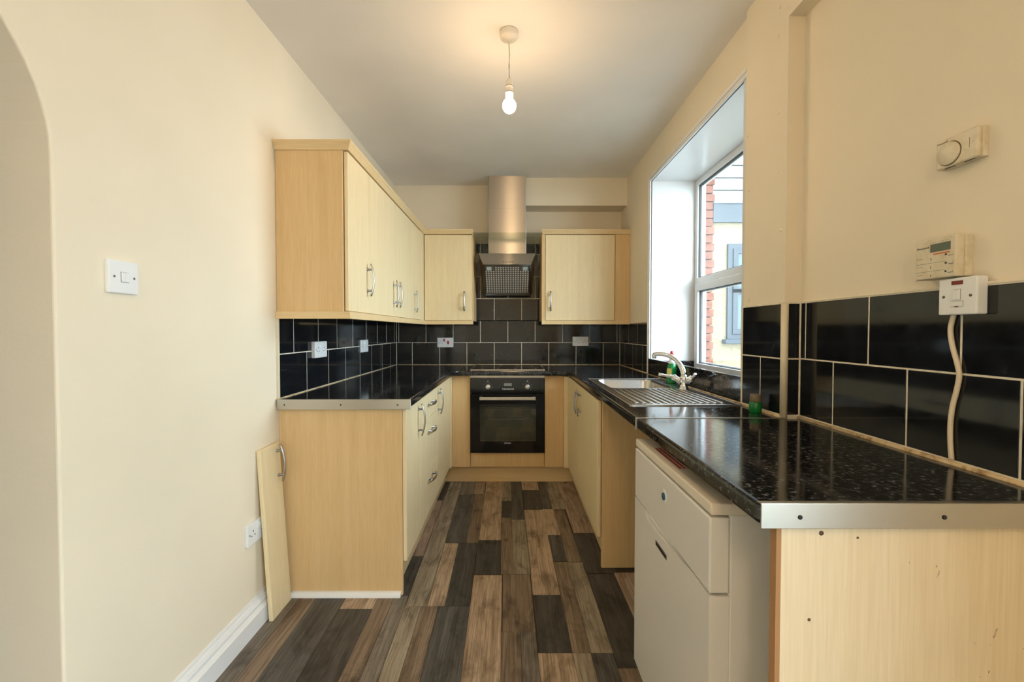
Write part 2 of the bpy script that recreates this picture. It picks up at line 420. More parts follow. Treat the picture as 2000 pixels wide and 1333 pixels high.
for a in [
    (412, 457.8, 1333, N, 1150, 'grey'), (457.8, 500.8, 1333, N, 1150, 'brown'), (500.8, 577.5, 1333, N, 1150, 'slate'),
    (577.5, 659.4, 1333, N, 1190, 'dark'), (577.5, 659.4, 1333, 1190, 1140, 'tan'), (659.4, 700.3, 1333, N, 1140, 'brown'),
    (700.3, 737, 1333, N, 1164, 'grey'), (700.3, 737, 1333, 1164, 1087, 'slate'), (700.3, 737, 1333, 1087, 978, 'pink'), (700.3, 737, 1333, 978, 932, 'dark'),
    (737, 778, 1333, N, 1185, 'light'), (778, 819.8, 1333, N, 1185, 'brown'), (819.8, 898.8, 1333, N, 1185, 'slate'),
    (898.8, 978, 1333, N, 1124, 'tan'), (978, 1020.7, 1333, N, 1235, 'brown'), (1020.7, 1056, 1333, N, 1235, 'grey'),
    (981, 1046.4, 1235, 1235, 1123, 'brown'), (1053.5, 1118.4, 1276.5, 1276.5, 1163, 'dark'), (1056, 1130.4, 1333, N, 1276.5, 'tan'),
    (1130.4, 1168.8, 1333, N, 1276.5, 'light'), (1168.8, 1215.6, 1333, N, 1276.5, 'slate'),
    (1118.4, 1154.4, 1276.5, 1276.5, 1098, 'brown'), (1154.4, 1198, 1276.5, 1276.5, 1099, 'light'), (1198, 1269, 1276.5, 1306, 1122, 'dark'),
    (1215.6, 1275, 1333, N, 1306, 'brown'), (1204.8, 1252, 1133, 1306, 1119, 'pink'), (1143.6, 1205, 1120, 1120, 1041.6, 'dark'),
    (1119.6, 1178, 1040, 1041.6, 932, 'pink'), (1108.8, 1136.4, 1098, 1098, 995, 'brown'), (1078.8, 1104.3, 993.6, 995, 932, 'light'),
    (1059.6, 1078.8, 993.6, 995, 932, 'slate'), (1080.7, 1108.3, 1095.6, 1097, 1046, 'slate'), (1069.5, 1094.5, 1045, 1046, 995, 'tan'),
    (1040.5, 1094.4, 1162, 1163, 996, 'tan'), (1024.8, 1059.6, 995, 995.5, 958, 'dark'), (1019.5, 1052.4, 958, 958, 932, 'tan'),
    (999, 1025, 1015, 1015, 932, 'slate'), (1003, 1038, 1122, 1122, 1015.5, 'light'), (980, 998.6, 979, 979, 932, 'light'),
    (979, 999, 1011, 1011, 979, 'dark'), (977.5, 1003, 1122, 1123, 1011.5, 'brown'), (935.5, 978.7, 1055, 1055.5, 932, 'tan'),
    (925.5, 977.2, 1123, 1124, 1056, 'dark'), (925, 945.6, 965.5, 965.5, 932, 'pink'), (910.5, 935.5, 1060.8, 1061, 965.5, 'brown'),
    (869.5, 910.5, 1060.8, 1061, 967, 'slate'), (896.3, 925, 965.5, 967, 932, 'grey'), (791.5, 834, 1185, 1185, 932, 'light'),
    (834, 868.5, 1185, 1185, 1061.5, 'tan'), (868.5, 917, 1185, 1185, 1061.5, 'dark')]:
    plank(*a)
# the boards carry on towards the viewer
Yn = upos(1000, N)[1]; ux = -1.08; kinds = ['tan', 'brown', 'grey', 'slate', 'dark', 'light', 'pink']
while ux < .98:
    w_ = random.choice([.0715, .0715, .143]); y1 = Yn
    while y1 > .1:
        y0 = max(y1 - random.uniform(.45, .9), .05); plank_w(ux, ux + w_, y0, y1, random.choice(kinds)); y1 = y0
    ux += w_

# ------------------------------------------------------------------ wall tiles
TP = .2025; TZ = .9205
def tile_strip(parent, axis, face, joints, z0, z1, out):
    """tiles on a plane; joints = sorted list of positions incl. ends; out = +1/-1 direction the wall grows away from the face"""
    g = .0021
    for a, b in zip(joints, joints[1:]):
        if b - a < .012: continue
        if axis == 'x': m_ = B(min(face, face + out * .007), max(face, face + out * .007), a + g, b - g, z0 + g, z1 - g, bev=.0012, seg=1)
        else: m_ = B(a + g, b - g, min(face, face + out * .007), max(face, face + out * .007), z0 + g, z1 - g, bev=.0012, seg=1)
        build('tile', m_, 'black_tile', parent)
# left wall
build('grout', B(XL - .002, XLT - .0009, 2.003, YB, WT - .01, 1.33), 'grout', wl)
tile_strip(wl, 'x', XLT, [2.005, 2.273, 2.543, 2.803, 3.069, 3.326, 3.593, 3.838, YBT - .004], TZ, TZ + TP, -1)
tile_strip(wl, 'x', XLT, [2.005, 2.139, 2.41, 2.668, 2.933, 3.203, 3.462, 3.715, 3.975, YBT - .004], TZ + TP, 1.328, -1)
build('tile_edge_trim', B(XL - .002, XLT + .002, 1.992, 2.005, WT, 1.318, bev=.002), 'tile_trim', wl)
# back wall
build('grout', MB().box(XLT - .004, XRT + .004, YBT + .0009, YB + .002, WT - .01, 1.33).box(-.345, .27, YBT + .0009, YB + .002, 1.32, 2.035), 'grout', wb)
jb = [-.92, -.668, -.4165, -.1635, .0885, .3395, .591, .8415]; ja = [-1.045, -.793, -.5425, -.2905, -.0385, .2135, .4655, .7175, .968]
def clipj(js, a, b): return [a] + [j for j in js if a + .004 < j < b - .004] + [b]
tile_strip(wb, 'y', YBT, clipj(jb, XLT, XRT), TZ, TZ + TP, 1)
tile_strip(wb, 'y', YBT, clipj(ja, XLT, XRT), TZ + TP, 1.325, 1)
for r in range(4):
    z0 = 1.3255 + r * TP
    if z0 < 2.02: tile_strip(wb, 'y', YBT, clipj(jb if r % 2 == 0 else ja, -.342, .265), z0, min(z0 + TP, 2.032), 1)
# right (window wall)
build('grout', B(XRT + .0009, XR + .002, 3.205, YB, WT - .01, 1.30), 'grout', wr)
tile_strip(wr, 'x', XRT, [3.207, 3.336, 3.605, 3.86, YBT - .004], TZ, TZ + TP, 1)
tile_strip(wr, 'x', XRT, [3.207, 3.47, 3.74, 3.99, YBT - .004], TZ + TP, 1.296, 1)
# boxing
xf = XBOX - .008
build('grout', MB().box(xf + .0009, XBOX + .002, YBOX, 1.85, WT - .01, 1.333).box(XBOX, XN, YBOX - .0071, YBOX + .002, WT - .01, 1.333), 'grout', bx)
tile_strip(bx, 'x', xf, [YBOX + .004, 1.712, 1.846], .926, 1.130, 1)
tile_strip(bx, 'x', xf, [YBOX + .004, 1.846], 1.130, 1.330, 1)
tile_strip(bx, 'y', YBOX - .008, [XBOX - .002, XN - .009], .926, 1.130, 1)
tile_strip(bx, 'y', YBOX - .008, [XBOX - .002, XN - .009], 1.130, 1.330, 1)
build('tile_edge_trim', MB().lathe([(.0125, 0), (.0125, .412)], (XBOX + .001, YBOX + .001, WT), 'Z', 16), 'tile_trim', bx)
build('tile_edge_trim', B(xf - .001, XBOX + .002, 1.847, 1.856, WT, 1.333, bev=.002), 'tile_trim', bx)
# near wall
xf = XN - .008
build('grout', B(xf + .0009, XN + .002, .78, YBOX - .006, WT - .01, 1.335), 'grout', wn)
tile_strip(wn, 'x', xf, [.785, .884, 1.1415, 1.405, YBOX - .009], .926, 1.131, 1)
tile_strip(wn, 'x', xf, [.785, 1.006, 1.268, 1.540, YBOX - .009], 1.131, 1.331, 1)
build('tile_edge_trim', B(xf - .001, XN + .002, .772, .785, WT, 1.335, bev=.002), 'tile_trim', wn)
# paint line above the near tiles
build('paint_line', B(XN - .009, XN + .001, .785, YBOX, 1.331, 1.338, bev=.002), 'cream_paint', wn)

# ------------------------------------------------------------------ window, reveal, architrave
RX = 1.315
mb = MB(); mb.box(1.0, RX + .05, OY1 - .012, OY1 + .01, OZ0, OZ1 + .012); mb.box(1.0, RX + .05, OY0 - .01, OY0 + .012, OZ0, OZ1 + .012)
mb.box(1.0, RX + .05, OY0, OY1, OZ1 - .012, OZ1 + .012)
struct('trim_3', mb, 'upvc', 'glossy white plastic lining of the window reveal', 'window reveal')
t_ = struct('trim_4', MB().box(.990, 1.010, OY1 - .012, OY1 + .028, WT, OZ1 + .030, bev=.004).box(.990, 1.010, OY0 - .03, OY1 - .012, OZ1 - .012, OZ1 + .030, bev=.004), 'white_gloss', 'slim white architrave framing the window reveal', 'architrave')
build('bead', MB().box(.984, .992, OY1 + .006, OY1 + .018, WT, OZ1 + .018, bev=.003).box(.984, .992, OY0 - .03, OY1 + .012, OZ1 + .006, OZ1 + .018, bev=.003), 'white_gloss', t_)
win = bpy.data.objects.new('window_1', None); C.objects.link(win); win.location = (1.34, 2.54, OZ0)
win['kind'] = 'structure'; win['label'] = 'white plastic framed window with transom above the sink'; win['category'] = 'window'
x0, x1 = RX, RX + .06; ya, yb, za, zb = OY0 + .012, OY1 - .012, .918, OZ1 - .012; fw = .042
TRa, TRb = 1.556, 1.606
def frame(x0, x1, ya, yb, za, zb, w, bev=.004):
    return MB().box(x0, x1, ya, ya + w, za, zb, bev=bev).box(x0, x1, yb - w, yb, za, zb, bev=bev).box(x0, x1, ya + w * .8, yb - w * .8, za, za + w, bev=bev).box(x0, x1, ya + w * .8, yb - w * .8, zb - w, zb, bev=bev)
build('outer_frame', frame(x0, x1, ya, yb, za, zb, fw), 'upvc', win)
build('transom', B(x0 - .003, x1, ya + fw * .8, yb - fw * .8, TRa, TRb, bev=.004), 'upvc', win)
sash = build('opening_sash', frame(x0 - .014, x1 - .01, ya + fw - .004, yb - fw + .004, za + fw - .004, TRa + .004, .048), 'upvc', win)
build('glazing_seal', frame(x0 + .002, x0 + .014, ya + fw + .042, yb - fw - .042, za + fw + .042, TRa - .042, .006, bev=0), 'gasket_dark', sash)
build('pane', B(x0 + .012, x0 + .018, ya + fw + .04, yb - fw - .04, za + fw + .04, TRa - .04), 'window_glass', sash)
build('spacer_bar', frame(x0 + .02, x0 + .034, ya + fw + .043, yb - fw - .043, za + fw + .043, TRa - .043, .010, bev=0), 'upvc', sash)
build('glazing_seal', frame(x0 + .012, x0 + .022, ya + fw, yb - fw, TRb, zb - fw, .006, bev=0), 'gasket_dark', win)
build('pane', B(x0 + .020, x0 + .026, ya + fw - .004, yb - fw + .004, TRb - .004, zb - fw + .004), 'window_glass', win)
build('spacer_bar', frame(x0 + .028, x0 + .044, ya + fw, yb - fw, TRb, zb - fw, .010, bev=0), 'upvc', win)
p = pt(1402, 550, 0, x0)
build('drain_screw', MB().lathe([(.004, 0), (.004, .002)], (x0 - .002, p.y, 1.562), '-X', 8), 'socket_hole', win)
struct('trim_5', B(1.0, RX + .01, OY0, OY1, OZ0 - .01, .925, bev=.004), 'worktop', 'black laminate window board behind the sink', 'window sill')
struct('trim_6', B(RX + .05, 1.50, OY0 - .05, OY1 + .05, .870, .900, bev=.004), 'upvc', 'white outside sill below the kitchen window', 'window sill')
# unseen glazed door, added and sized to bring daylight onto the arch wall
dr = bpy.data.objects.new('daylight_door', None); C.objects.link(dr); dr.location = (1.2, -.75, 0)
dr['kind'] = 'structure'; dr['label'] = 'unseen white glazed door added behind the viewer for daylight'; dr['category'] = 'door'
build('door_frame', MB().box(1.2, 1.26, PY0, PY0 + .07, 0, PZ).box(1.2, 1.26, PY1 - .07, PY1, 0, PZ).box(1.2, 1.26, PY0, PY1, PZ - .07, PZ).box(1.2, 1.26, PY0, PY1, -.003, .09), 'upvc', dr)
for a, b in ((PY0 + .06, PY1 - .06),): build('pane', B(1.225, 1.235, a, b, .08, PZ - .06), 'window_glass', dr)

# ------------------------------------------------------------------ handles
def handle(parent, c, out, along, L=.165):
    c = Vector(c); out = Vector(out); al = Vector(along)
    mb = MB(); path = []
    for i in range(13):
        t = -1 + 2 * i / 12
        path.append(c + al * (t * L / 2) + out * (.034 - .016 * t * t))
    mb.tube(path, .0075, 10, up=out, r2=.0042)
    for s_ in (-.66, .66):
        b0 = c + al * (s_ * L / 2); mb.tube([b0, b0 + out * .004, b0 + out * .0041, b0 + out * (.031 - .016 * s_ * s_)], [.008, .008, .005, .005], 10, up=al)
    return build('handle', mb, 'satin_nickel', parent)

# ------------------------------------------------------------------ left base cabinets
DL = -.488                                     # door face
def slab(x0, x1, y0, y1, z0, z1): return B(x0, x1, y0, y1, z0, z1, bev=.0025)
cab = thing('base_cabinet', 'narrow single-door base cabinet with a wide maple end panel under the worktop', 'cabinet', (-.79, 2.15, 0))
build('end_panel', slab(XL, -.507, 2.008, 2.026, 0, .878), 'maple', cab)
build('carcass', B(XL + .01, -.51, 2.026, 2.316, .14, .876), 'maple', cab)
d = build('door', slab(DL - .018, DL, 2.012, 2.314, .160, .868), 'door_maple', cab); handle(d, (DL, 2.272, .768), (1, 0, 0), (0, 0, 1))
build('plinth', B(-.56, -.545, 2.026, 2.316, 0, .15), 'maple_horizontal', cab)
tag(build('quadrant_bead', MB().prism([(XL + .052, 2.009, 0)] + [(XL + .052, 2.009 - .022 * math.cos(a), .022 * math.sin(a)) for a in [i * math.pi / 12 for i in range(7)]], (.507, 0, 0)), 'white_gloss'), 'white quadrant bead along the foot of the maple end panel', 'bead')
cab = thing('drawer_cabinet', 'maple base cabinet of three drawers with bow handles', 'cabinet', (-.79, 2.57, 0))
build('carcass', B(XL + .01, -.51, 2.316, 2.82, .14, .876), 'maple', cab)
for z0, z1, hz in ((.718, .868, .805), (.435, .714, .645), (.160, .431, .362)):
    d = build('drawer', slab(DL - .018, DL, 2.318, 2.818, z0, z1), 'door_maple', cab); handle(d, (DL, 2.60, hz), (1, 0, 0), (0, 1, 0))
build('plinth', B(-.56, -.545, 2.316, 2.82, 0, .15), 'maple_horizontal', cab)
cab = thing('base_cabinet', 'corner base cabinet with one maple door between the drawers and the oven', 'cabinet', (-.79, 3.2, 0))
build('carcass', B(XL + .01, -.51, 2.82, 3.50, .14, .876), 'maple', cab)
d = build('door', slab(DL - .018, DL, 2.822, 3.424, .160, .868), 'door_maple', cab); handle(d, (DL, 2.875, .768), (1, 0, 0), (0, 0, 1))
build('corner_post', slab(-.515, -.479, 3.428, 3.512, .145, .872), 'door_maple', cab)
build('plinth', B(-.56, -.545, 2.82, 3.545, 0, .15), 'maple_horizontal', cab)

# ------------------------------------------------------------------ oven housing + oven
OV0, OV1 = -.334, .262
hs = thing('oven_housing', 'maple oven housing with side fillers and a panel below the oven', 'cabinet', (-.03, 3.6, 0))
build('filler', slab(-.4785, OV0 - .001, 3.495, 3.513, .135, .872), 'maple', hs)
build('filler', slab(OV1 + .001, .412, 3.495, 3.513, .135, .872), 'maple', hs)
build('lower_panel', slab(OV0 + .003, OV1 - .003, 3.497, 3.515, .137, .252), 'maple', hs)
build('top_rail', B(OV0, OV1, 3.512, 3.53, .855, .876), 'trim_steel', hs)
build('carcass', MB().box(OV0 - .02, OV0, 3.52, 4.0, .152, .876).box(OV1, OV1 + .02, 3.52, 4.0, .152, .876).box(OV0, OV1, 3.52, 4.0, .152, .25), 'maple', hs)
tag(build('plinth', slab(-.546, .505, 3.545, 3.563, 0, .150), 'maple_horizontal'), 'maple plinth board on the floor below the oven', 'plinth')
tag(build('corner_post', slab(.412, .462, 3.44, 3.512, .145, .872), 'door_maple'), 'maple corner post between the oven housing and the sink cabinet', 'corner post')
ov = thing('oven', 'built-in black glass single electric oven under the hob', 'oven', (-.036, 3.7, .252))
Yo = 3.478
build('body', MB().box(OV0 + .012, OV1 - .012, Yo + .13, 3.98, .262, .852).box(OV0 + .012, OV1 - .012, Yo + .022, Yo + .13, .262, .29).box(OV0 + .012, OV1 - .012, Yo + .022, Yo + .13, .69, .852).box(OV0 + .012, OV0 + .03, Yo + .022, Yo + .13, .262, .852).box(OV1 - .03, OV1 - .012, Yo + .022, Yo + .13, .262, .852), 'black_matt', ov)
cp = build('control_panel', B(OV0, OV1, Yo, Yo + .022, .735, .855, bev=.002), 'black_enamel', ov)
def oz(py): return pt(990, py, 1, Yo).z
def ox(px): return pt(px, 780, 1, Yo).x
for px in (953, 1030):
    k = build('knob', MB().lathe([(.021, 0), (.021, .004), (.0185, .006), (.0175, .022), (.016, .0235), (.0005, .0235)], (ox(px), Yo, oz(756)), '-Y', 28), 'knob_silver', cp)
    for q in range(8):
        a = math.pi * (q / 7 * 1.5 - .25)
        build('dial_mark', B(ox(px) + .038 * math.cos(a) - .0015, ox(px) + .038 * math.cos(a) + .0015, Yo - .0006, Yo + .001, oz(756) + .032 * math.sin(a) - .0015, oz(756) + .032 * math.sin(a) + .0015), 'pale_print', k)
    build('dial_symbol', B(ox(px) - .005, ox(px) + .005, Yo - .0006, Yo + .001, oz(756) + .040, oz(756) + .050), 'display_grey', cp)
build('display', B(ox(984.5), ox(999.5), Yo - .0008, Yo + .002, oz(754.5), oz(749)), 'display_grey', cp)
for i in range(6):
    build('button', MB().lathe([(.0062, 0), (.0062, .004), (.0045, .006), (.0005, .006)], (ox(982 + i * 4.0), Yo, oz(760.5)), '-Y', 14), 'knob_silver', cp)
dz0, dz1 = .255, .728
g0, g1, gz0, gz1 = ox(937), ox(1047), oz(863), oz(790)
dr_ = build('oven_door', MB().box(OV0, g0, Yo, Yo + .022, dz0, dz1, bev=.002).box(g1, OV1, Yo, Yo + .022, dz0, dz1, bev=.002).box(g0, g1, Yo, Yo + .022, gz1, dz1).box(g0, g1, Yo, Yo + .022, dz0, gz0), 'black_enamel', ov)
build('door_glass', B(g0 - .002, g1 + .002, Yo + .002, Yo + .006, gz0 - .002, gz1 + .002), 'oven_glass', dr_)
mb = MB().box(g0 - .03, g1 + .03, Yo + .118, Yo + .128, gz0 - .02, gz1 + .02).box(g0 - .032, g0 - .024, Yo + .023, Yo + .125, gz0 - .02, gz1 + .02).box(g1 + .024, g1 + .032, Yo + .023, Yo + .125, gz0 - .02, gz1 + .02)
mb.box(g0 - .03, g1 + .03, Yo + .023, Yo + .125, gz0 - .03, gz0 - .02).box(g0 - .03, g1 + .03, Yo + .023, Yo + .125, gz1 + .02, gz1 + .03)
build('cavity', mb, 'oven_cavity', ov)
mb = MB().tube([(ox(938.5), Yo - .038, oz(777.5)), (ox(1046), Yo - .038, oz(777.5))], .012, 14)
mb = B(ox(937), ox(1046), Yo - .046, Yo - .030, oz(781), oz(774.5), bev=.004)
hd = build('handle', mb, 'trim_steel', dr_)
for q in (938, 1040): build('handle_bracket', B(ox(q), ox(q + 5), Yo - .032, Yo + .002, oz(779.5), oz(775), bev=.002), 'trim_steel', hd)
for py in (798, 822): 
    mb = MB().tube([(g0 - .02, Yo + .05, oz(py)), (g1 + .02, Yo + .05, oz(py))], .0035, 8)
    for i in range(14): 
        xx = g0 + (g1 - g0) * (i + .5) / 14; mb.tube([(xx, Yo + .05, oz(py)), (xx, Yo + .117, oz(py))], .0018, 6)
    build('wire_shelf', mb, 'chrome', ov)
mb = MB()
for i, w_ in enumerate((.006, .005, .006, .004, .006, .004, .005, .006)): mb.box(ox(985) + i * .0066, ox(985) + i * .0066 + w_ * .75, Yo - .0006, Yo + .001, oz(867.3), oz(864.8))
build('brand_mark', mb, 'pale_print', dr_)['kind'] = 'stuff'

# ------------------------------------------------------------------ right base cabinet (sink unit)
DR = .442
cab = thing('sink_cabinet', 'two-door maple base cabinet under the sink with an end panel', 'cabinet', (.74, 2.85, 0))
build('carcass', MB().box(.462, .99, 2.262, 2.28, .14, .876).box(.462, .99, 3.41, 3.43, .14, .876).box(.462, .99, 2.28, 3.41, .14, .16).box(.97, .99, 2.28, 3.41, .14, .876), 'maple', cab)
build('end_panel', slab(.464, 1.0, 2.244, 2.262, 0, .876), 'maple', cab)
for a, b, hy in ((2.248, 2.842, 2.80), (2.846, 3.436, 2.89)):
    d = build('door', slab(DR, DR + .018, a, b, .160, .868), 'door_maple', cab); handle(d, (DR, hy, .765), (-1, 0, 0), (0, 0, 1))
build('plinth', B(.50, .515, 2.262, 3.545, 0, .15), 'maple_horizontal', cab)

# ------------------------------------------------------------------ worktops
FL, FR, FB = -.463, .445, 3.435
def fillet(c, r, a0, a1, n=6): return [(c[0] + r * math.cos(a0 + (a1 - a0) * i / n), c[1] + r * math.sin(a0 + (a1 - a0) * i / n)) for i in range(n + 1)]
YE = 1.985
outl = [(XLT, YE), (FL, YE)]
r = .085
outl += [(FL, FB - r)] + fillet((FL + r, FB - r), r, math.pi, math.pi / 2)[1:]
outl += fillet((FR - r, FB - r), r, math.pi / 2, 0)[:-1] + [(FR, FB - r), (FR, 1.562), (XBOX - .008, 1.562), (XBOX - .008, 1.85), (XRT, 1.85), (XRT, YBT), (XLT, YBT)]
SK = (.488, .962, 1.815, 2.83)           # sink rectangle
hole = [(SK[0] + .04, 2.345), (SK[1] - .075, 2.345), (SK[1] - .075, SK[3] - .04), (SK[0] + .04, SK[3] - .04)]
z = WT - WTH
wt = build('worktop', MB().prism([(a, b, z) for a, b in outl], (0, 0, WTH), [[(a, b, z) for a, b in hole]]), 'worktop', bevel=.010)
tag(wt, 'U-shaped glossy black flecked worktop around hob and sink', 'worktop')
w2_ = tag(build('worktop', B(FR, XN - .008, .785, 1.5585, z, WT, bev=.010, seg=3), 'worktop'), 'glossy black flecked worktop end piece over the white appliance', 'worktop')
# sealant lines
def seal(par, p0, p1, r=.006):
    build('sealant_line', MB().tube([p0, p1], r, 8), 'sealant', par)
seal(wt, (XLT + .001, YE, WT), (XLT + .001, YBT, WT), .004); seal(wt, (XLT, YBT - .001, WT), (XRT, YBT - .001, WT), .004)
seal(wt, (XRT - .001, 3.2, WT), (XRT - .001, YBT, WT), .004)
seal(wt, (XBOX - .010, 1.57, WT), (XBOX - .010, 1.85, WT), .006)
seal(w2_, (XN - .010, .785, WT), (XN - .010, YBOX, WT), .0075)
seal(wt, (.985, 1.85, WT), (.985, 3.18, WT), .005)
# edge trims
def trim(name, x0, x1, y, label):
    o = build(name, MB().box(x0, x1, y - .0025, y + .0005, WT - .045, WT + .001, bev=.001).box(x0, x1, y - .001, y + .010, WT - .0003, WT + .0012), 'trim_steel'); tag(o, label, 'edge trim')
    return o
t1 = trim('edge_trim', XLT - .002, FL + .003, YE - .001, 'satin metal edge strip on the worktop above the maple end panel')
for px in (556, 666, 777): p = pt(px, 790, 1, YE); build('screw', MB().lathe([(.004, 0), (.003, .001), (.0005, .001)], (p.x, YE - .0034, WT - .024), '-Y', 10), 'socket_hole', t1)
t2 = trim('edge_trim', FR + .004, XN - .008, .784, 'satin metal edge strip with screw holes above the scuffed panel')
for px in (1561, 1842): p = pt(px, 1010, 1, .784); build('screw', MB().lathe([(.0042, 0), (.003, .001), (.0005, .001)], (p.x, .7806, WT - .024), '-Y', 10), 'socket_hole', t2)
jt = MB().box(FR - .002, XBOX - .005, 1.5555, 1.5645, WT - .002, WT + .0018, bev=.0008).box(FR - .003, FR + .003, 1.554, 1.566, WT - WTH - .002, WT + .001, bev=.001)
tag(build('joint_strip', jt, 'trim_steel'), 'thin metal joining strip between the two black worktops', 'joint strip')
# upstand below window
tag(build('upstand', B(1.004, RX - .002, 3.140, 3.166, .926, 1.016, bev=.003), 'worktop'), 'short black laminate upstand against the white window reveal', 'upstand')
tag(build('upstand', B(.985, 1.004, 1.852, 3.166, WT, 1.032, bev=.003), 'worktop'), 'black laminate upstand between the sink and the window', 'upstand')

# ------------------------------------------------------------------ hob
p0, p1 = pt(926, 724, 2, WT + .004), pt(1063, 724, 2, WT + .004)
hb = thing('hob', 'black ceramic hob with a thin steel rim set in the worktop', 'hob', (-.036, 3.72, WT))
hx0, hx1, hy0, hy1 = -.325, .255, 3.475, 3.975
build('glass_top', B(hx0, hx1, hy0, hy1, WT - .001, WT + .005, bev=.0015), 'black_enamel', hb)
build('steel_rim', MB().box(hx0 - .006, hx1 + .006, hy0 - .006, hy0, WT - .001, WT + .006, bev=.001).box(hx0 - .006, hx1 + .006, hy1, hy1 + .006, WT - .001, WT + .006, bev=.001).box(hx0 - .006, hx0, hy0, hy1, WT - .001, WT + .006, bev=.001).box(hx1, hx1 + .006, hy0, hy1, WT - .001, WT + .006, bev=.001), 'trim_steel', hb)
for cx, cy, rr in ((-.18, 3.6, .075), (.11, 3.6, .09), (-.18, 3.84, .09), (.11, 3.84, .075)):
    t = bmesh.new(); a_ = [t.verts.new((cx + rr * math.cos(q * math.pi / 20), cy + rr * math.sin(q * math.pi / 20), WT + .0053)) for q in range(40)]; b2 = [t.verts.new((cx + (rr - .002) * math.cos(q * math.pi / 20), cy + (rr - .002) * math.sin(q * math.pi / 20), WT + .0053)) for q in range(40)]
    for q in range(40): t.faces.new((a_[q], a_[(q + 1) % 40], b2[(q + 1) % 40], b2[q]))
    m_ = MB(); m_.add(t); build('cooking_zone_ring', m_, 'display_grey', hb)

# ------------------------------------------------------------------ wall cabinets
UZ0, UZ1 = 1.316, 2.052; UD = -.745
cab = thing('wall_cabinet', 'single-door maple wall cabinet whose broad side panel faces the room', 'cabinet', (-.91, 2.15, UZ0))
build('side_panel', slab(XL + .001, UD - .022, 1.998, 2.016, UZ0, UZ1), 'maple', cab)
build('carcass', B(XL + .001, UD - .022, 2.016, 2.297, UZ0 + .002, UZ1), 'maple', cab)
d = build('door', slab(UD - .018, UD, 2.004, 2.295, UZ0 + .006, UZ1 - .008), 'door_maple', cab); handle(d, (UD, 2.262, 1.492), (1, 0, 0), (0, 0, 1))
cab = thing('wall_cabinet', 'double-door maple wall cabinet with two handles side by side', 'cabinet', (-.91, 2.80, UZ0))
build('carcass', B(XL + .001, UD - .022, 2.297, 3.302, UZ0 + .002, UZ1), 'maple', cab)
for a, b, hy in ((2.299, 2.800, 2.757), (2.804, 3.300, 2.850)):
    d = build('door', slab(UD - .018, UD, a, b, UZ0 + .006, UZ1 - .008), 'door_maple', cab); handle(d, (UD, hy, 1.465), (1, 0, 0), (0, 0, 1))
cab = thing('wall_cabinet', 'narrow maple wall cabinet in the inner corner beside the double-door cabinet', 'cabinet', (-.91, 3.5, UZ0))
build('carcass', B(XL + .001, UD - .022, 3.302, YB - .001, UZ0 + .002, UZ1), 'maple', cab)
d = build('door', slab(UD - .018, UD, 3.304, 3.585, UZ0 + .006, UZ1 - .008), 'door_maple', cab); handle(d, (UD, 3.345, 1.455), (1, 0, 0), (0, 0, 1))
build('corner_post', slab(UD - .03, UD - .002, 3.589, 3.725, UZ0 + .002, UZ1), 'door_maple', cab)
UB = 3.722
cab = thing('wall_cabinet', 'single-door maple wall cabinet between the corner cabinet and the cooker hood', 'cabinet', (-.54, 3.88, UZ0))
build('carcass', B(-.766, -.332, UB + .02, YB - .001, UZ0 + .002, UZ1), 'maple', cab)
d = build('door', slab(-.742, -.340, UB, UB + .018, UZ0 + .006, UZ1 - .008), 'door_maple', cab); handle(d, (pt(907, 588, 1, UB).x, UB, 1.482), (0, -1, 0), (0, 0, 1))
build('side_panel', slab(-.340, -.328, UB + .004, YB - .001, UZ0, UZ1), 'maple', cab)
cab = thing('wall_cabinet', 'wide maple wall cabinet with filler strip between hood and window wall', 'cabinet', (.63, 3.88, UZ0))
build('carcass', B(.262, .874, UB + .02, YB - .001, UZ0 + .002, UZ1), 'maple', cab)
d = build('door', slab(.284, .871, UB, UB + .018, UZ0 + .006, UZ1 - .008), 'door_maple', cab); handle(d, (pt(1075, 588, 1, UB).x, UB, 1.482), (0, -1, 0), (0, 0, 1))
build('side_panel', slab(.252, .281, UB + .004, YB - .001, UZ0, UZ1), 'maple', cab)
build('filler', slab(.875, XR - .001, UB + .003, UB + .021, UZ0, UZ1), 'maple', cab)
# cornice and pelmets
def path_strip(pts2, z0, z1, o0, o1, name, label):
    """strip following a plan polyline, o0/o1 offsets to the left of travel at bottom/top"""
    mb = MB()
    def off(o):
        res = []
        for i, p in enumerate(pts2):
            p = Vector(p); ds = []
            if i > 0: ds.append((p - Vector(pts2[i - 1])).normalized())
            if i < len(pts2) - 1: ds.append((Vector(pts2[i + 1]) - p).normalized())
            ns = [Vector((d.y, -d.x)) for d in ds]
            if len(ns) == 1: res.append(p + ns[0] * o)
            else:
                m_ = (ns[0] + ns[1]).normalized(); res.append(p + m_ * (o / max(.3, m_.dot(ns[0]))))
        return res
    t = bmesh.new(); prof = [(-.02, z0), (o0, z0), (o0 * .5 + o1 * .5 + (.002 if o1 > o0 else 0), (z0 * .45 + z1 * .55)), (o1, z1 - .008), (o1, z1), (-.02, z1)]
    cols = [[t.verts.new((q.x, q.y, zz)) for q in off(o)] for o, zz in prof]
    n = len(pts2); k = len(prof)
    for i in range(k):
        for j in range(n - 1):
            t.faces.new((cols[i][j], cols[i][j + 1], cols[(i + 1) % k][j + 1], cols[(i + 1) % k][j]))
    t.faces.new([c_[0] for c_ in cols]); t.faces.new([c_[-1] for c_ in cols][::-1])
    bmesh.ops.recalc_face_normals(t, faces=t.faces[:]); mb.add(t)
    o = build(name, mb, 'maple_horizontal'); tag(o, label, 'cabinet trim'); return o
pl_ = [(XL + .001, 1.998), (UD, 1.998), (UD, UB - .002), (-.330, UB - .002)]
path_strip(pl_, UZ1 - .004, UZ1 + .036, .006, .022, 'cornice', 'long maple cornice turning the corner on top of the wall cabinets')
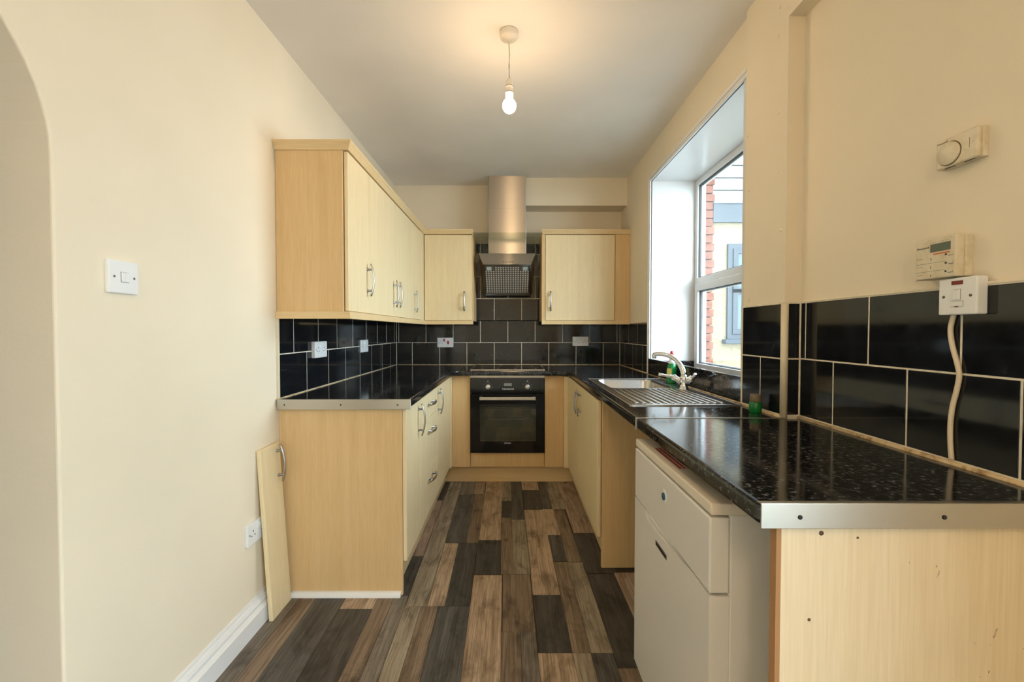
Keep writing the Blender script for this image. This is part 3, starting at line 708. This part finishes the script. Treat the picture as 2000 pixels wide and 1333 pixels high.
path_strip(pl_, UZ0 - .030, UZ0 + .003, .012, .010, 'light_pelmet', 'long maple light pelmet turning the corner below the wall cabinets')
pr_ = [(.252, UB - .002), (XR - .001, UB - .002)]
path_strip(pr_, UZ1 - .004, UZ1 + .036, .006, .018, 'cornice', 'short maple cornice on the wall cabinet beside the window wall')
path_strip(pr_, UZ0 - .030, UZ0 + .003, .012, .010, 'light_pelmet', 'short maple pelmet below the wall cabinet beside the window wall')

# ------------------------------------------------------------------ cooker hood
hc = -.041
hd = thing('cooker_hood', 'stainless steel chimney cooker hood with a glass canopy', 'cooker hood', (hc, 3.85, 1.55))
build('chimney_upper', B(hc - .160, hc + .160, 3.792, YB - .002, 2.24, CEIL, bev=.002), 'brushed_steel', hd)
build('chimney_lower', B(hc - .163, hc + .163, 3.786, YB - .002, 1.86, 2.285, bev=.002), 'brushed_steel', hd)
T = [(hc - .240, 3.70, 1.883), (hc + .240, 3.70, 1.883)]; L_ = [(hc - .201, 3.665, 1.787), (hc + .201, 3.665, 1.787)]
Bq = [(hc - .216, 3.93, 1.553), (hc + .216, 3.93, 1.553)]; K = [(hc - .240, YBT - .001, 1.883), (hc + .240, YBT - .001, 1.883), (hc - .216, YBT - .001, 1.553), (hc + .216, YBT - .001, 1.553)]
t = bmesh.new(); V = [t.verts.new(p) for p in T + L_ + Bq + K]
for f_ in ((0, 1, 3, 2), (2, 3, 5, 4), (4, 5, 9, 8), (0, 6, 7, 1), (6, 8, 9, 7)): t.faces.new([V[i] for i in f_])
for s_ in (0, 1): 
    for f_ in ((0, 2, 4), (0, 4, 8), (0, 8, 6)): t.faces.new([V[i + s_] for i in f_])
bmesh.ops.recalc_face_normals(t, faces=t.faces[:]); m_ = MB(); m_.add(t)
body = build('hood_body', m_, 'brushed_steel', hd)
# filter on the sloping underside
fo = (Vector(L_[0]) + Vector(L_[1])) / 2; fd = ((Vector(Bq[0]) + Vector(Bq[1])) / 2 - fo); fl = fd.length; fd.normalize(); fx = Vector((1, 0, 0)); fn = fd.cross(fx).normalized()
if fn.y > 0: fn = -fn
def fpt(a, b, h): return fo + fx * a + fd * b + fn * h
def fbox(a0, a1, b0, b1, h0, h1): return [fpt(a, b, h) for a in (a0, a1) for b in (b0, b1) for h in (h0, h1)]
fil = build('grease_filter', MB().hull(fbox(-.186, .186, .012, fl - .014, -.002, .004)), 'dark_filter', hd)
build('filter_rim', MB().hull(fbox(-.196, .196, .0, .012, -.001, .006)).hull(fbox(-.197, .203, fl - .016, fl - .002, -.001, .007)).hull(fbox(-.198, -.186, .0, fl - .004, -.001, .006)).hull(fbox(.186, .198, 0, fl - .004, -.001, .006)), 'brushed_steel', fil)
mb = MB()
for j in range(14):
    for i in range(18):
        if j < 2 and not 4 <= i <= 13: continue
        a = (i - 8.5) * .0208; b = .034 + j * (fl - .075) / 13
        mb.hull(fbox(a - .0055, a + .0055, b - .006, b + .006, .003, .0052))
build('filter_holes', mb, 'filter_dot', fil)['kind'] = 'stuff'
for a in (-.152, .152): build('hood_lamp', MB().hull(fbox(a - .021, a + .021, .026, .062, .003, .007)), 'lamp_lens', hd)
fa = (Vector(T[0]) + Vector(T[1])) / 2; fu = (fo - fa); ful = fu.length; fu.normalize(); fm = fu.cross(fx); fm = fm if fm.y < 0 else -fm
for i in range(6):
    c_ = fa + fu * (ful * .80) + fx * (-.032 + i * .0155)
    build('button', MB().lathe([(.0045, 0), (.0045, .002), (.0005, .0025)], c_, fm.to_track_quat('Z', 'Y').to_matrix().to_4x4(), 10), 'socket_hole' if i in (0,) else 'holder_ring', body)
build('glass_canopy', B(-.326, .247, 3.553, YBT - .001, 2.018, 2.026), 'hood_glass', hd)

# ------------------------------------------------------------------ sink and tap
sk = thing('sink', 'stainless steel inset sink with a ridged drainer', 'sink', ((SK[0] + SK[1]) / 2, 2.32, WT - .17))
x0, x1, y0, y1 = SK
bw = (x0 + .05, x1 - .085, 2.355, y1 - .05)
def rr(xa, xb, ya, yb, r, z, n=5):
    out = []
    for cx, cy, a0 in ((xb - r, yb - r, 0), (xa + r, yb - r, math.pi / 2), (xa + r, ya + r, math.pi), (xb - r, ya + r, 1.5 * math.pi)):
        for i in range(n + 1):
            a = a0 + math.pi / 2 * i / n; out.append((cx + r * math.cos(a), cy + r * math.sin(a), z))
    return out
o_ = rr(x0, x1, y0, y1, .012, WT); i_ = rr(*bw, .05, WT)
m_ = MB().prism(o_, (0, 0, .003), [i_])
build('flange', m_, 'sink_steel', sk)
build('raised_rim', MB().tube(rr(x0 + .004, x1 - .004, y0 + .004, y1 - .004, .012, WT + .003) + [rr(x0 + .004, x1 - .004, y0 + .004, y1 - .004, .012, WT + .003)[0]], .004, 8, r2=.0025, cap=False), 'sink_steel', sk)
t = bmesh.new(); rings = []
for sc_, zz, rd in ((0, WT + .003, .05), (.004, WT - .006, .05), (.012, WT - .12, .05), (.03, WT - .15, .05), (.07, WT - .158, .05)):
    rings.append([t.verts.new(p) for p in rr(bw[0] + sc_, bw[1] - sc_, bw[2] + sc_, bw[3] - sc_, rd, zz)])
for A, Bb in zip(rings, rings[1:]):
    for i in range(len(A)): t.faces.new((A[i], A[(i + 1) % len(A)], Bb[(i + 1) % len(A)], Bb[i]))
t.faces.new(rings[-1])
for f_ in t.faces: f_.smooth = True
m_ = MB(); m_.add(t); bowl = build('bowl', m_, 'sink_steel', sk)
build('waste', MB().lathe([(.04, 0), (.04, .003), (.03, .0035), (.0005, .002)], ((bw[0] + bw[1]) / 2, (bw[2] + bw[3]) / 2, WT - .158), 'Z', 24), 'chrome', bowl)
for i in range(13):
    xx = x0 + .045 + i * .0305
    build('drainer_ridge', MB().tube([(xx, y0 + .045, WT + .0025), (xx, y0 + .055, WT + .0045), (xx, 2.30, WT + .0045), (xx, 2.32, WT + .0025)], .0085, 8, r2=.0035), 'sink_steel', sk)
tp = thing('mixer_tap', 'chrome mixer tap with swan spout and two lever handles', 'tap', (.905, 2.30, WT + .003))
bx_, by_, bz_ = .905, 2.30, WT + .003
build('base', MB().lathe([(.027, 0), (.027, .006), (.021, .012), (.019, .045), (.022, .06), (.016, .075), (.012, .08)], (bx_, by_, bz_), 'Z', 24), 'chrome', tp)
tip = pt(1277, 693, 1, 2.42); 
A0 = Vector((bx_, by_, bz_ + .07)); D_ = Vector((tip.x, tip.y, tip.z))
pts = []
P1 = A0 + Vector((-.004, .004, .085)); P2 = D_ + Vector((.06, -.05, .02))
for i in range(19):
    s_ = i / 18; pts.append(A0 * (1 - s_) ** 3 + P1 * 3 * s_ * (1 - s_) ** 2 + P2 * 3 * s_ * s_ * (1 - s_) + D_ * s_ ** 3)
sp = build('spout', MB().tube(pts, [.0145 - .0035 * i / 18 for i in range(19)], 14), 'chrome', tp)
build('aerator', MB().lathe([(.011, 0), (.012, -.008), (.0115, -.024), (.009, -.026)], D_ + Vector((.002, -.001, .004)), 'Z', 16), 'chrome', sp)
for dx_, dy_, nm in ((-.045, .03, 0), (.030, -.035, 1)):
    e0 = Vector((bx_, by_, bz_ + .035)); e1 = e0 + Vector((dx_, dy_, .030))
    vb = build('valve', MB().tube([e0, e0 + (e1 - e0) * .7, e1], [.015, .015, .017], 14), 'chrome', tp)
    l1 = e1 + (Vector((-.075, .01, .012)) if nm == 0 else Vector((-.005, -.045, .022)))
    build('lever', MB().tube([e1 - (l1 - e1) * .15, e1 + (l1 - e1) * .3, e1 + (l1 - e1) * .8, l1], [.013, .007, .007, .010], 12), 'chrome', vb)
# washing-up liquid
bt = thing('soap_bottle', 'green washing-up liquid bottle with a red cap behind the tap', 'bottle', (.950, 2.60, WT + .003))
prof = [(.026, 0), (.030, .006), (.031, .05), (.028, .09), (.020, .115)]
build('bottle_body', MB().lathe(prof + [(.0195, .116)], (.950, 2.60, WT + .003), 'Z', 24), 'soap_green', bt)
build('bottle_shoulder', MB().lathe([(.0195, .116), (.016, .130), (.011, .150), (.010, .158)], (.950, 2.60, WT + .003), 'Z', 24), 'clear_white', bt)
build('cap', MB().lathe([(.0125, .158), (.0125, .172), (.010, .176), (.0085, .186), (.006, .190), (.0005, .190)], (.950, 2.60, WT + .003), 'Z', 20), 'red_plastic', bt)
lb = MB(); t = bmesh.new(); g_ = []
for j, zz in enumerate((.035, .088)):
    g_.append([t.verts.new((.950 + (.0318 - .003 * j) * math.cos(a), 2.60 + (.0318 - .003 * j) * math.sin(a), WT + .003 + zz)) for a in [math.radians(190 + i * 10) for i in range(7)]])
for i in range(6): t.faces.new((g_[0][i], g_[0][i + 1], g_[1][i + 1], g_[1][i]))
lb.add(t); build('label', lb, 'label_yellow', bt)
pot = thing('small_pot', 'small green bottle with a brown cap on the worktop beside the boxing', 'bottle', (.934, 1.674, WT))
build('pot_body', MB().lathe([(.020, 0), (.0225, .003), (.0225, .034), (.019, .040), (.017, .042)], (.934, 1.674, WT), 'Z', 24), 'pot_green', pot)
build('cap', MB().lathe([(.0185, .041), (.019, .043), (.019, .066), (.017, .069), (.0005, .069)], (.934, 1.674, WT), 'Z', 24), 'pot_cap', pot)

# ------------------------------------------------------------------ near end panel and appliance
ep = thing('end_panel', 'scuffed maple support panel beside the white appliance', 'panel', (.77, .81, 0))
build('panel', B(.497, XN - .001, .800, .818, 0, WT - WTH), 'scuffed_maple', ep)
build('edging', B(.488, .4972, .7995, .8182, 0, WT - WTH), 'edge_brown', ep)
for px, py, r_ in ((1604, 1042, .0045), (1675, 1051, .0022), (1580, 1211, .003)):
    p = pt(px, py, 1, .80); build('screw_hole', MB().lathe([(r_, 0), (r_, .0008), (.0003, .0008)], (p.x, .8001, p.z), '-Y', 10), 'holder_ring', ep)
AX, AY0, AY1, AH = .436, .953, 1.540, .850
ap = thing('appliance', 'white under-counter appliance with blue indicator below the worktop', 'appliance', (.72, 1.25, 0))
build('cabinet_body', B(AX + .045, 1.0, AY0 + .003, AY1 - .003, .015, .8235, bev=.004), 'appliance_white', ap)
build('lid', B(AX + .002, 1.0, AY0, AY1, .8235, AH, bev=.004), 'appliance_lid', ap)
fas = build('fascia', B(AX, AX + .045, AY0 + .002, AY1 - .002, .648, .818, bev=.004), 'appliance_white', ap)
mb = MB().box(AX + .012, AX + .045, AY0 + .003, AY1 - .003, .062, .642)
mb.prism([(AX, AY0 + .002, .06), (AX, AY1 - .002, .06), (AX, AY1 - .002, .644), (AX, 1.425, .644), (AX, 1.405, .622), (AX, 1.32, .620), (AX, 1.10, .640), (AX, 1.06, .644), (AX, AY0 + .002, .644)], (.014, 0, 0))
dd = build('door', mb, 'appliance_white', ap)
build('kick_plate', B(AX + .03, AX + .05, AY0 + .01, AY1 - .01, 0.0, .06), 'appliance_white', ap)
p = pt(1297, 970, 0, AX)
build('indicator_plate', MB().lathe([(.022, 0), (.020, .0015), (.012, .0012), (.0005, .001)], (AX + .0003, p.y, p.z), '-X', 24), 'logo_plate', fas)
build('indicator', MB().lathe([(.011, 0), (.010, .003), (.0005, .0035)], (AX - .0005, p.y, p.z), '-X', 20), 'logo_blue', fas)
p0, p1 = pt(1281, 1060, 0, AX), pt(1302, 1090, 0, AX)
ym, zm = (p0.y + p1.y) / 2, (p0.z + p1.z) / 2
bd = build('badge', B(AX - .0015, AX + .001, p1.y, p0.y, zm - .007, zm + .007, bev=.0008), 'screw', dd)
mb = MB()
for i in range(8): mb.box(AX - .0024, AX, p1.y + .004 + i * (p0.y - p1.y - .008) / 8, p1.y + .004 + (i + .65) * (p0.y - p1.y - .008) / 8, zm - .004, zm + .004)
build('badge_lettering', mb, 'socket_hole', bd)['kind'] = 'stuff'
mb = MB()
for j in range(3):
    yy = 1.20
    while yy < 1.40:
        w_ = random.uniform(.006, .016); mb.box(AX + .026 + j * .012, AX + .033 + j * .012, yy, yy + w_, AH - .0002, AH + .0006); yy += w_ + .003
build('warning_print', mb, 'warning_red', ap)['kind'] = 'stuff'

# ------------------------------------------------------------------ leaning cabinet door
ld = thing('loose_door', 'narrow loose maple cabinet door leaning against the wall beside the end panel', 'cabinet door', (-1.028, 1.90, 0))
ld.rotation_euler = (0, -math.atan2(.045, .72), 0)
me = MB().box(0, .018, -.078, .078, 0, .728, bev=.003)
def local(name, mb, mat, parent):
    m_ = bpy.data.meshes.new(name); mb.bm.to_mesh(m_); mb.bm.free(); m_.materials.append(M[mat])
    o = bpy.data.objects.new(name, m_); C.objects.link(o); o.parent = parent; return o
local('door_panel', me, 'door_maple', ld)
mb = MB(); path = []
for i in range(13):
    t_ = -1 + 2 * i / 12; path.append(Vector((.018 + .034 - .016 * t_ * t_, .048, .640 + t_ * .0825)))
mb.tube(path, .0075, 10, up=(1, 0, 0), r2=.0042)
for s_ in (-.66, .66):
    zz = .640 + s_ * .0825; mb.tube([(.018, .048, zz), (.022, .048, zz), (.0221, .048, zz), (.018 + .031 - .016 * s_ * s_, .048, zz)], [.008, .008, .005, .005], 10, up=(0, 0, 1))
local('handle', mb, 'satin_nickel', ld)

# ------------------------------------------------------------------ electrical plates
class Plate:
    """plate on a wall: origin on wall, right/up/out axes"""
    def __init__(s, name, label, cat, org, right, out, w, h, d=.010, mat='white_plastic', group=None):
        s.o = Vector(org); s.r = Vector(right); s.n = Vector(out); s.u = Vector((0, 0, 1)); s.d = d
        s.t = thing(name, label, cat, org, group)
        s.plate = s.bx('plate', -w / 2, w / 2, -h / 2, h / 2, -.001, d, mat, s.t, .003)
    def bx(s, name, a0, a1, b0, b1, h0, h1, mat, par, bev=0):
        c0 = s.o + s.r * a0 + s.u * b0 + s.n * h0; c1 = s.o + s.r * a1 + s.u * b1 + s.n * h1
        return build(name, B(min(c0.x, c1.x), max(c0.x, c1.x), min(c0.y, c1.y), max(c0.y, c1.y), min(c0.z, c1.z), max(c0.z, c1.z), bev=bev), mat, par)
    def rnd(s, name, a, b, r, mat, par, hh=.0008, prof=None):
        c = s.o + s.r * a + s.u * b + s.n * s.d
        R = s.n.to_track_quat('Z', 'Y').to_matrix().to_4x4()
        return build(name, MB().lathe(prof or [(r, -.001), (r, hh), (.0003, hh)], c, R, 14 if r < .01 else 32), mat, par)
    def socket(s, cx, sw=True, swx=None):
        d = s.d
        s.bx('pin_hole', cx - .002, cx + .002, .006, .014, d - .001, d + .0006, 'socket_hole', s.plate)
        s.bx('pin_hole', cx - .014, cx - .008, -.010, -.006, d - .001, d + .0006, 'socket_hole', s.plate)
        s.bx('pin_hole', cx + .008, cx + .014, -.010, -.006, d - .001, d + .0006, 'socket_hole', s.plate)
        if sw:
            s.bx('rocker', swx - .0045, swx + .0045, .012, .031, d - .001, d + .003, 'white_plastic', s.plate, .001)
    def screws(s, w): 
        for a in (-w, w): s.rnd('screw', a, 0, .0032, 'screw', s.plate)
P = Plate('light_switch', 'white double rocker light switch beside the arch', 'light switch', (XL, 1.2045, 1.377), (0, 1, 0), (1, 0, 0), .092, .089, .011)
P.screws(.031)
for a in (-.0105, .0015):
    o_ = P.bx('rocker', a, a + .0112, -.013, .013, P.d - .001, P.d + .0035, 'white_plastic', P.plate, .0012)
P.bx('rocker_shadow_line', -.0118, .0140, -.0138, .0138, P.d - .001, P.d + .0004, 'grey_line', P.plate)
P = Plate('wall_socket', 'white double wall socket behind the loose door above the skirting', 'socket', (XL, 1.815, .399), (0, 1, 0), (1, 0, 0), .147, .088, .012)
P.socket(-.036, True, -.008); P.socket(.036, True, .010); P.screws(.060)
P = Plate('wall_socket', 'white surface-boxed double socket on the tiles by the metal-edged worktop end', 'socket', (XLT, 2.40, 1.129), (0, 1, 0), (1, 0, 0), .15, .088, .020)
P.socket(-.036, True, -.008); P.socket(.036, True, .008); P.screws(.062)
P = Plate('wall_socket', 'white slim double socket on the tiles below the double-door wall cabinet', 'socket', (XLT, 3.135, 1.123), (0, 1, 0), (1, 0, 0), .15, .088, .012)
P.socket(-.036, True, -.008); P.socket(.036, True, .008); P.screws(.062)
P = Plate('cooker_switch', 'white cooker control unit with red switches on the black tiles', 'switch', (-.614, YBT, 1.124), (1, 0, 0), (0, -1, 0), .147, .088, .012)
P.socket(-.040, False)
P.bx('red_rocker', -.015, -.003, .010, .034, P.d - .001, P.d + .005, 'red_plastic', P.plate, .0015)
P.bx('red_rocker', .020, .036, -.014, .016, P.d - .001, P.d + .005, 'red_plastic', P.plate, .0015)
P.bx('printed_line', .016, .040, -.023, -.0215, P.d - .001, P.d + .0003, 'red_plastic', P.plate); P.screws(.062)
P = Plate('wall_socket', 'white double socket on the tiles below the wide wall cabinet', 'socket', (.631, YBT, 1.136), (1, 0, 0), (0, -1, 0), .147, .086, .012)
P.socket(-.036, True, -.008); P.socket(.036, True, .008); P.screws(.062)
# fused spur with cable
P = Plate('fused_spur', 'white fused switch plate with red neon below the heating programmer', 'fused spur', (XN - .008, .994, 1.309), (0, -1, 0), (-1, 0, 0), .086, .084, .024)
P.screws(.030)
P.bx('neon', -.012, .013, .026, .035, P.d - .001, P.d + .001, 'neon_red', P.plate)
P.bx('rocker_surround', -.0085, .0085, -.008, .016, P.d - .001, P.d + .0004, 'grey_line', P.plate)
P.bx('rocker', -.0078, .0078, -.0085, .0152, P.d - .001, P.d + .004, 'white_plastic', P.plate, .001)
P.bx('fuse_outline', -.0145, .0145, -.024, -.011, P.d - .001, P.d + .0004, 'grey_line', P.plate)
P.bx('fuse_carrier', -.0138, .0138, -.0233, -.0117, P.d - .001, P.d + .0012, 'white_plastic', P.plate)
P.bx('fuse_slot', -.004, .004, -.0245, -.0225, P.d - .001, P.d + .0018, 'socket_hole', P.plate)
cx_ = XN - .013
cp_ = [pt(a, b, 0, cx_) for a, b in ((1863, 606), (1862, 618), (1856.5, 644), (1860, 675), (1870, 712), (1873.5, 735), (1868, 765), (1861, 792), (1856.5, 825), (1856, 860), (1858.5, 899))]
cp_ = [Vector((cx_, p.y, max(p.z, WT + .002))) for p in cp_]
def smooth(ps, n=5):
    out = []
    for i in range(len(ps) - 1):
        p0, p1, p2, p3 = ps[max(i - 1, 0)], ps[i], ps[i + 1], ps[min(i + 2, len(ps) - 1)]
        for k in range(n):
            t = k / n; out.append(.5 * ((2 * p1) + (p2 - p0) * t + (2 * p0 - 5 * p1 + 4 * p2 - p3) * t * t + (3 * p1 - p0 - 3 * p2 + p3) * t ** 3))
    return out + [ps[-1]]
tag(build('power_cable', MB().tube(smooth(cp_), .0052, 10, up=(1, 0, 0)), 'cable_white'), 'white flat cable hanging from the fused spur to the worktop', 'cable')
# programmer
P = Plate('heating_programmer', 'yellowed heating programmer with a grey display above the fused spur', 'programmer', (XN, 1.040, 1.402), (0, -1, 0), (-1, 0, 0), .098, .095, .018, 'aged_plastic')
P.d = .040; fr = P.bx('front_cover', -.049, .049, -.0475, .0475, .0185, .040, 'aged_plastic', P.t, .003)
P.bx('display', -.010, .036, .016, .033, .039, .0408, 'lcd', fr)
P.bx('display_frame', -.0115, .0375, .0148, .0342, .039, .0404, 'grey_line', fr)
text_mesh('lettering', 'Honeywell', .0075, 'grey_line', fr, P.o + P.r * -.046 + P.u * .026 + P.n * .0400, P.r, P.u)
for i in range(3):
    zc = .002 - i * .0195
    P.bx('button_line', -.048, -.006, zc - .0125, zc - .0118, .039, .0404, 'grey_line', fr)
    P.bx('button_bar', -.0095, -.0082, zc - .006, zc, .039, .0406, 'grey_line', fr)
    P.bx('button_line', -.003, .026, zc - .0125, zc - .0119, .039, .0404, 'grey_line', fr)
    P.bx('button_caption', -.044, -.030, zc + .000, zc + .0009, .039, .0403, 'grey_line', fr)
    P.rnd('indicator', .027, zc + .003, .0022, 'socket_hole', fr)
    P.bx('push_button', .033, .044, zc + .000, zc + .006, .039, .0416, 'aged_plastic', fr, .0007)
    P.bx('button_line', .033, .044, zc - .0012, zc - .0004, .039, .0405, 'grey_line', fr)
P.bx('orange_caption', -.004, .036, .0085, .0115, .039, .0403, 'orange_print', fr)
for i in range(8): P.bx('day_mark', -.012 + i * .006, -.010 + i * .006, .0375, .0388, .039, .0403, 'grey_line', fr)
# thermostat
P = Plate('room_thermostat', 'yellowed room thermostat with a round dial above the programmer', 'thermostat', (XN, 1.0105, 1.646), (0, -1, 0), (-1, 0, 0), .094, .068, .014, 'aged_plastic')
P.d = .026; fr = P.bx('front_cover', -.047, .047, -.034, .034, .0142, .026, 'aged_plastic', P.t, .004)
P.rnd('dial_groove', -.014, -.004, .0275, 'holder_ring', fr, .0004)
P.rnd('dial', -.0145, -.004, .026, 'aged_plastic', fr, .003, [(.026, -.001), (.026, .003), (.0235, .005), (.0005, .0055)])
text_mesh('lettering', 'Honeywell', .006, 'grey_line', fr, P.o + P.r * -.044 + P.u * .024 + P.n * .0258, P.r, P.u)
for a in (-.030, .014): P.bx('vent_slot', a, a + .022, -.0345, -.0335, .0165, .0205, 'socket_hole', fr)
P.bx('scale_line', .030, .0308, -.008, .014, .025, .0263, 'grey_line', fr)

# ------------------------------------------------------------------ pendant lamp
px_, py_ = -.014, 1.985
pn = thing('pendant_lamp', 'bare glowing bulb hanging from a white ceiling rose', 'pendant lamp', (px_, py_, 2.2))
build('ceiling_rose', MB().lathe([(.040, 0), (.041, -.004), (.041, -.022), (.036, -.030), (.010, -.034), (.006, -.036), (.004, -.042)], (px_, py_, CEIL + .001), 'Z', 32), 'lampholder_white', pn)
bz = pt(997, 207, 1, py_).z
hz = bz + .034
build('flex', MB().tube([(px_, py_, CEIL - .04), (px_ + .003, py_, CEIL - .10), (px_ + .001, py_, CEIL - .15), (px_ + .002, py_, hz + .082)], .0028, 8), 'flex_cream', pn)
lh = build('lamp_holder', MB().lathe([(.016, 0), (.017, .003), (.017, .020), (.0185, .022), (.0185, .026), (.0165, .028), (.017, .046), (.0185, .048), (.0185, .052), (.0165, .056), (.013, .078), (.005, .088), (.0035, .089)], (px_ + .002, py_, hz), 'Z', 24), 'lampholder_white', pn)
for dz_ in (.024, .050): build('shade_ring', MB().lathe([(.0182, -.002), (.0192, -.001), (.0192, .001), (.0182, .002)], (px_ + .002, py_, hz + dz_), 'Z', 24), 'holder_ring', lh)
prof = [(.0165, .0262)] + [(.0305 * math.sin(a), .0 + .0305 * math.cos(a) * 1.05) for a in [math.radians(q) for q in range(35, 180, 12)]] + [(.0003, -.032)]
build('bulb_cap', MB().lathe([(.0135, .037), (.0150, .033), (.0165, .026)], (px_ + .002, py_, bz), 'Z', 24), 'lampholder_white', pn)
build('bulb', MB().lathe(prof, (px_ + .002, py_, bz), 'Z', 24), 'bulb_glow', pn)

# unseen globe added behind the viewer as warm fill for camera-facing surfaces
gl_ = thing('fill_globe', 'unseen round white globe lamp added behind the viewer for warm fill', 'ceiling lamp', (.0, -1.1, 2.2))
build('fill_globe_base', MB().lathe([(.06, 0), (.06, -.03), (.045, -.05)], (0, -1.1, CEIL + .001), 'Z', 24), 'lampholder_white', gl_)
build('fill_globe_glass', MB().lathe([(.04, .14)] + [(.15 * math.sin(math.radians(q)), .15 * math.cos(math.radians(q))) for q in range(20, 180, 16)] + [(.0005, -.15)], (0, -1.1, CEIL - .18), 'Z', 24), 'fill_globe_glow', gl_)

# ------------------------------------------------------------------ outside the window
YX = 5.34
struct('ground_outside', B(1.37, 9, -4, 9, -.30, -.20), 'concrete', 'grey concrete yard outside the window', 'ground')
ht = thing('neighbour_house', 'cream rendered extension with grey window, white cladding and brick edge outside', 'house', (3.2, YX, -.2))
build('rendered_wall', B(2.40, 6.0, YX, YX + .2, -.21, 2.56), 'cream_render', ht)
build('backing_wall', B(1.37, 6.0, YX + .02, YX + .22, -.21, 4.4), 'mortar', ht)
build('fascia_board', B(2.42, 6.05, YX - .05, YX + .03, 2.54, 2.765), 'fascia_grey', ht)
build('drip_edge', B(2.42, 6.05, YX - .07, YX + .03, 2.765, 2.785), 'cladding_white', ht)
for i in range(10):
    z0 = 2.785 + i * .148
    build('cladding_board', MB().prism([(2.42, YX - .035, z0), (2.42, YX + .03, z0), (2.42, YX + .03, z0 + .137), (2.42, YX - .020, z0 + .137)], (3.6, 0, 0)), 'cladding_white', ht)
build('shading_eaves', B(1.40, 6.1, YX - .75, YX + .2, 4.26, 4.40), 'fascia_grey', ht)  # overhang above the visible part, added to shade the rendered wall
struct('shading_wall_upper', B(1.0, 1.37, -4, YX + .02, CEIL + .10, 5.6), 'brick_red', 'unseen brick upper storey added to shade the yard outside the window', 'wall')  # out of view, added to cut skylight on the neighbour's wall
base_b = None
for i in range(46):
    z0 = -.18 + i * .075 * 1.32
    wid = .215 if i % 2 == 0 else .15
    for j in range(3):
        xr = 2.437 - (0 if i % 2 == 0 else .018) - j * .225
        if base_b is None: base_b = build('brick', B(xr - .215, xr, YX - .045, YX + .03, z0, z0 + .088, bev=.004, seg=1), 'brick_red', ht); b0x, b0z = xr, z0
        else:
            o = base_b.copy(); C.objects.link(o); o.parent = ht; o.location = (xr - b0x, 0, z0 - b0z)
# its window
wx0, wx1, wz0, wz1 = 2.61, 3.75, 1.13, 2.286
def yframe(y0, y1, xa, xb, za, zb, w): return MB().box(xa, xa + w, y0, y1, za, zb, bev=.004).box(xb - w, xb, y0, y1, za, zb, bev=.004).box(xa + w * .9, xb - w * .9, y0, y1, za, za + w, bev=.004).box(xa + w * .9, xb - w * .9, y0, y1, zb - w, zb, bev=.004)
wf = build('window_frame', yframe(YX - .03, YX + .04, wx0, wx1, wz0, wz1, .065), 'frame_grey', ht)
xm = (wx0 + wx1) / 2
build('mullion', B(xm - .035, xm + .035, YX - .03, YX + .04, wz0 + .05, wz1 - .05), 'frame_grey', wf)
for xa, xb in ((wx0 + .06, xm - .03), (xm + .03, wx1 - .06)):
    for za, zb in ((wz0 + .06, 1.74), (1.69, wz1 - .06)):
        build('sash', yframe(YX - .045, YX + .02, xa, xb, za, zb, .062), 'frame_grey', wf)
        build('pane', B(xa + .05, xb - .05, YX - .018, YX - .012, za + .05, zb - .05), 'obscure_pane', wf)
build('window_sill', B(wx0 - .05, wx1 + .05, YX - .10, YX + .02, wz0 - .055, wz0, bev=.006), 'frame_grey', ht)
# dark crumpled sheet on the outside sill
t = bmesh.new(); bmesh.ops.create_icosphere(t, subdivisions=3, radius=1)
for v_ in t.verts:
    n_ = 1 + .16 * math.sin(7 * v_.co.x + 3 * v_.co.y) + .12 * math.sin(11 * v_.co.y - 5 * v_.co.z)
    v_.co = Vector((v_.co.x * .055 * n_, v_.co.y * .24 * n_, max(v_.co.z, -.05) * .065 * n_))
for f_ in t.faces: f_.smooth = True
m_ = MB(); m_.add(t, Matrix.Translation((1.435, 2.80, .902)))
tag(build('plastic_sheet', m_, 'dark_bag'), 'dark crumpled plastic sheet on the outside sill', 'plastic sheet')
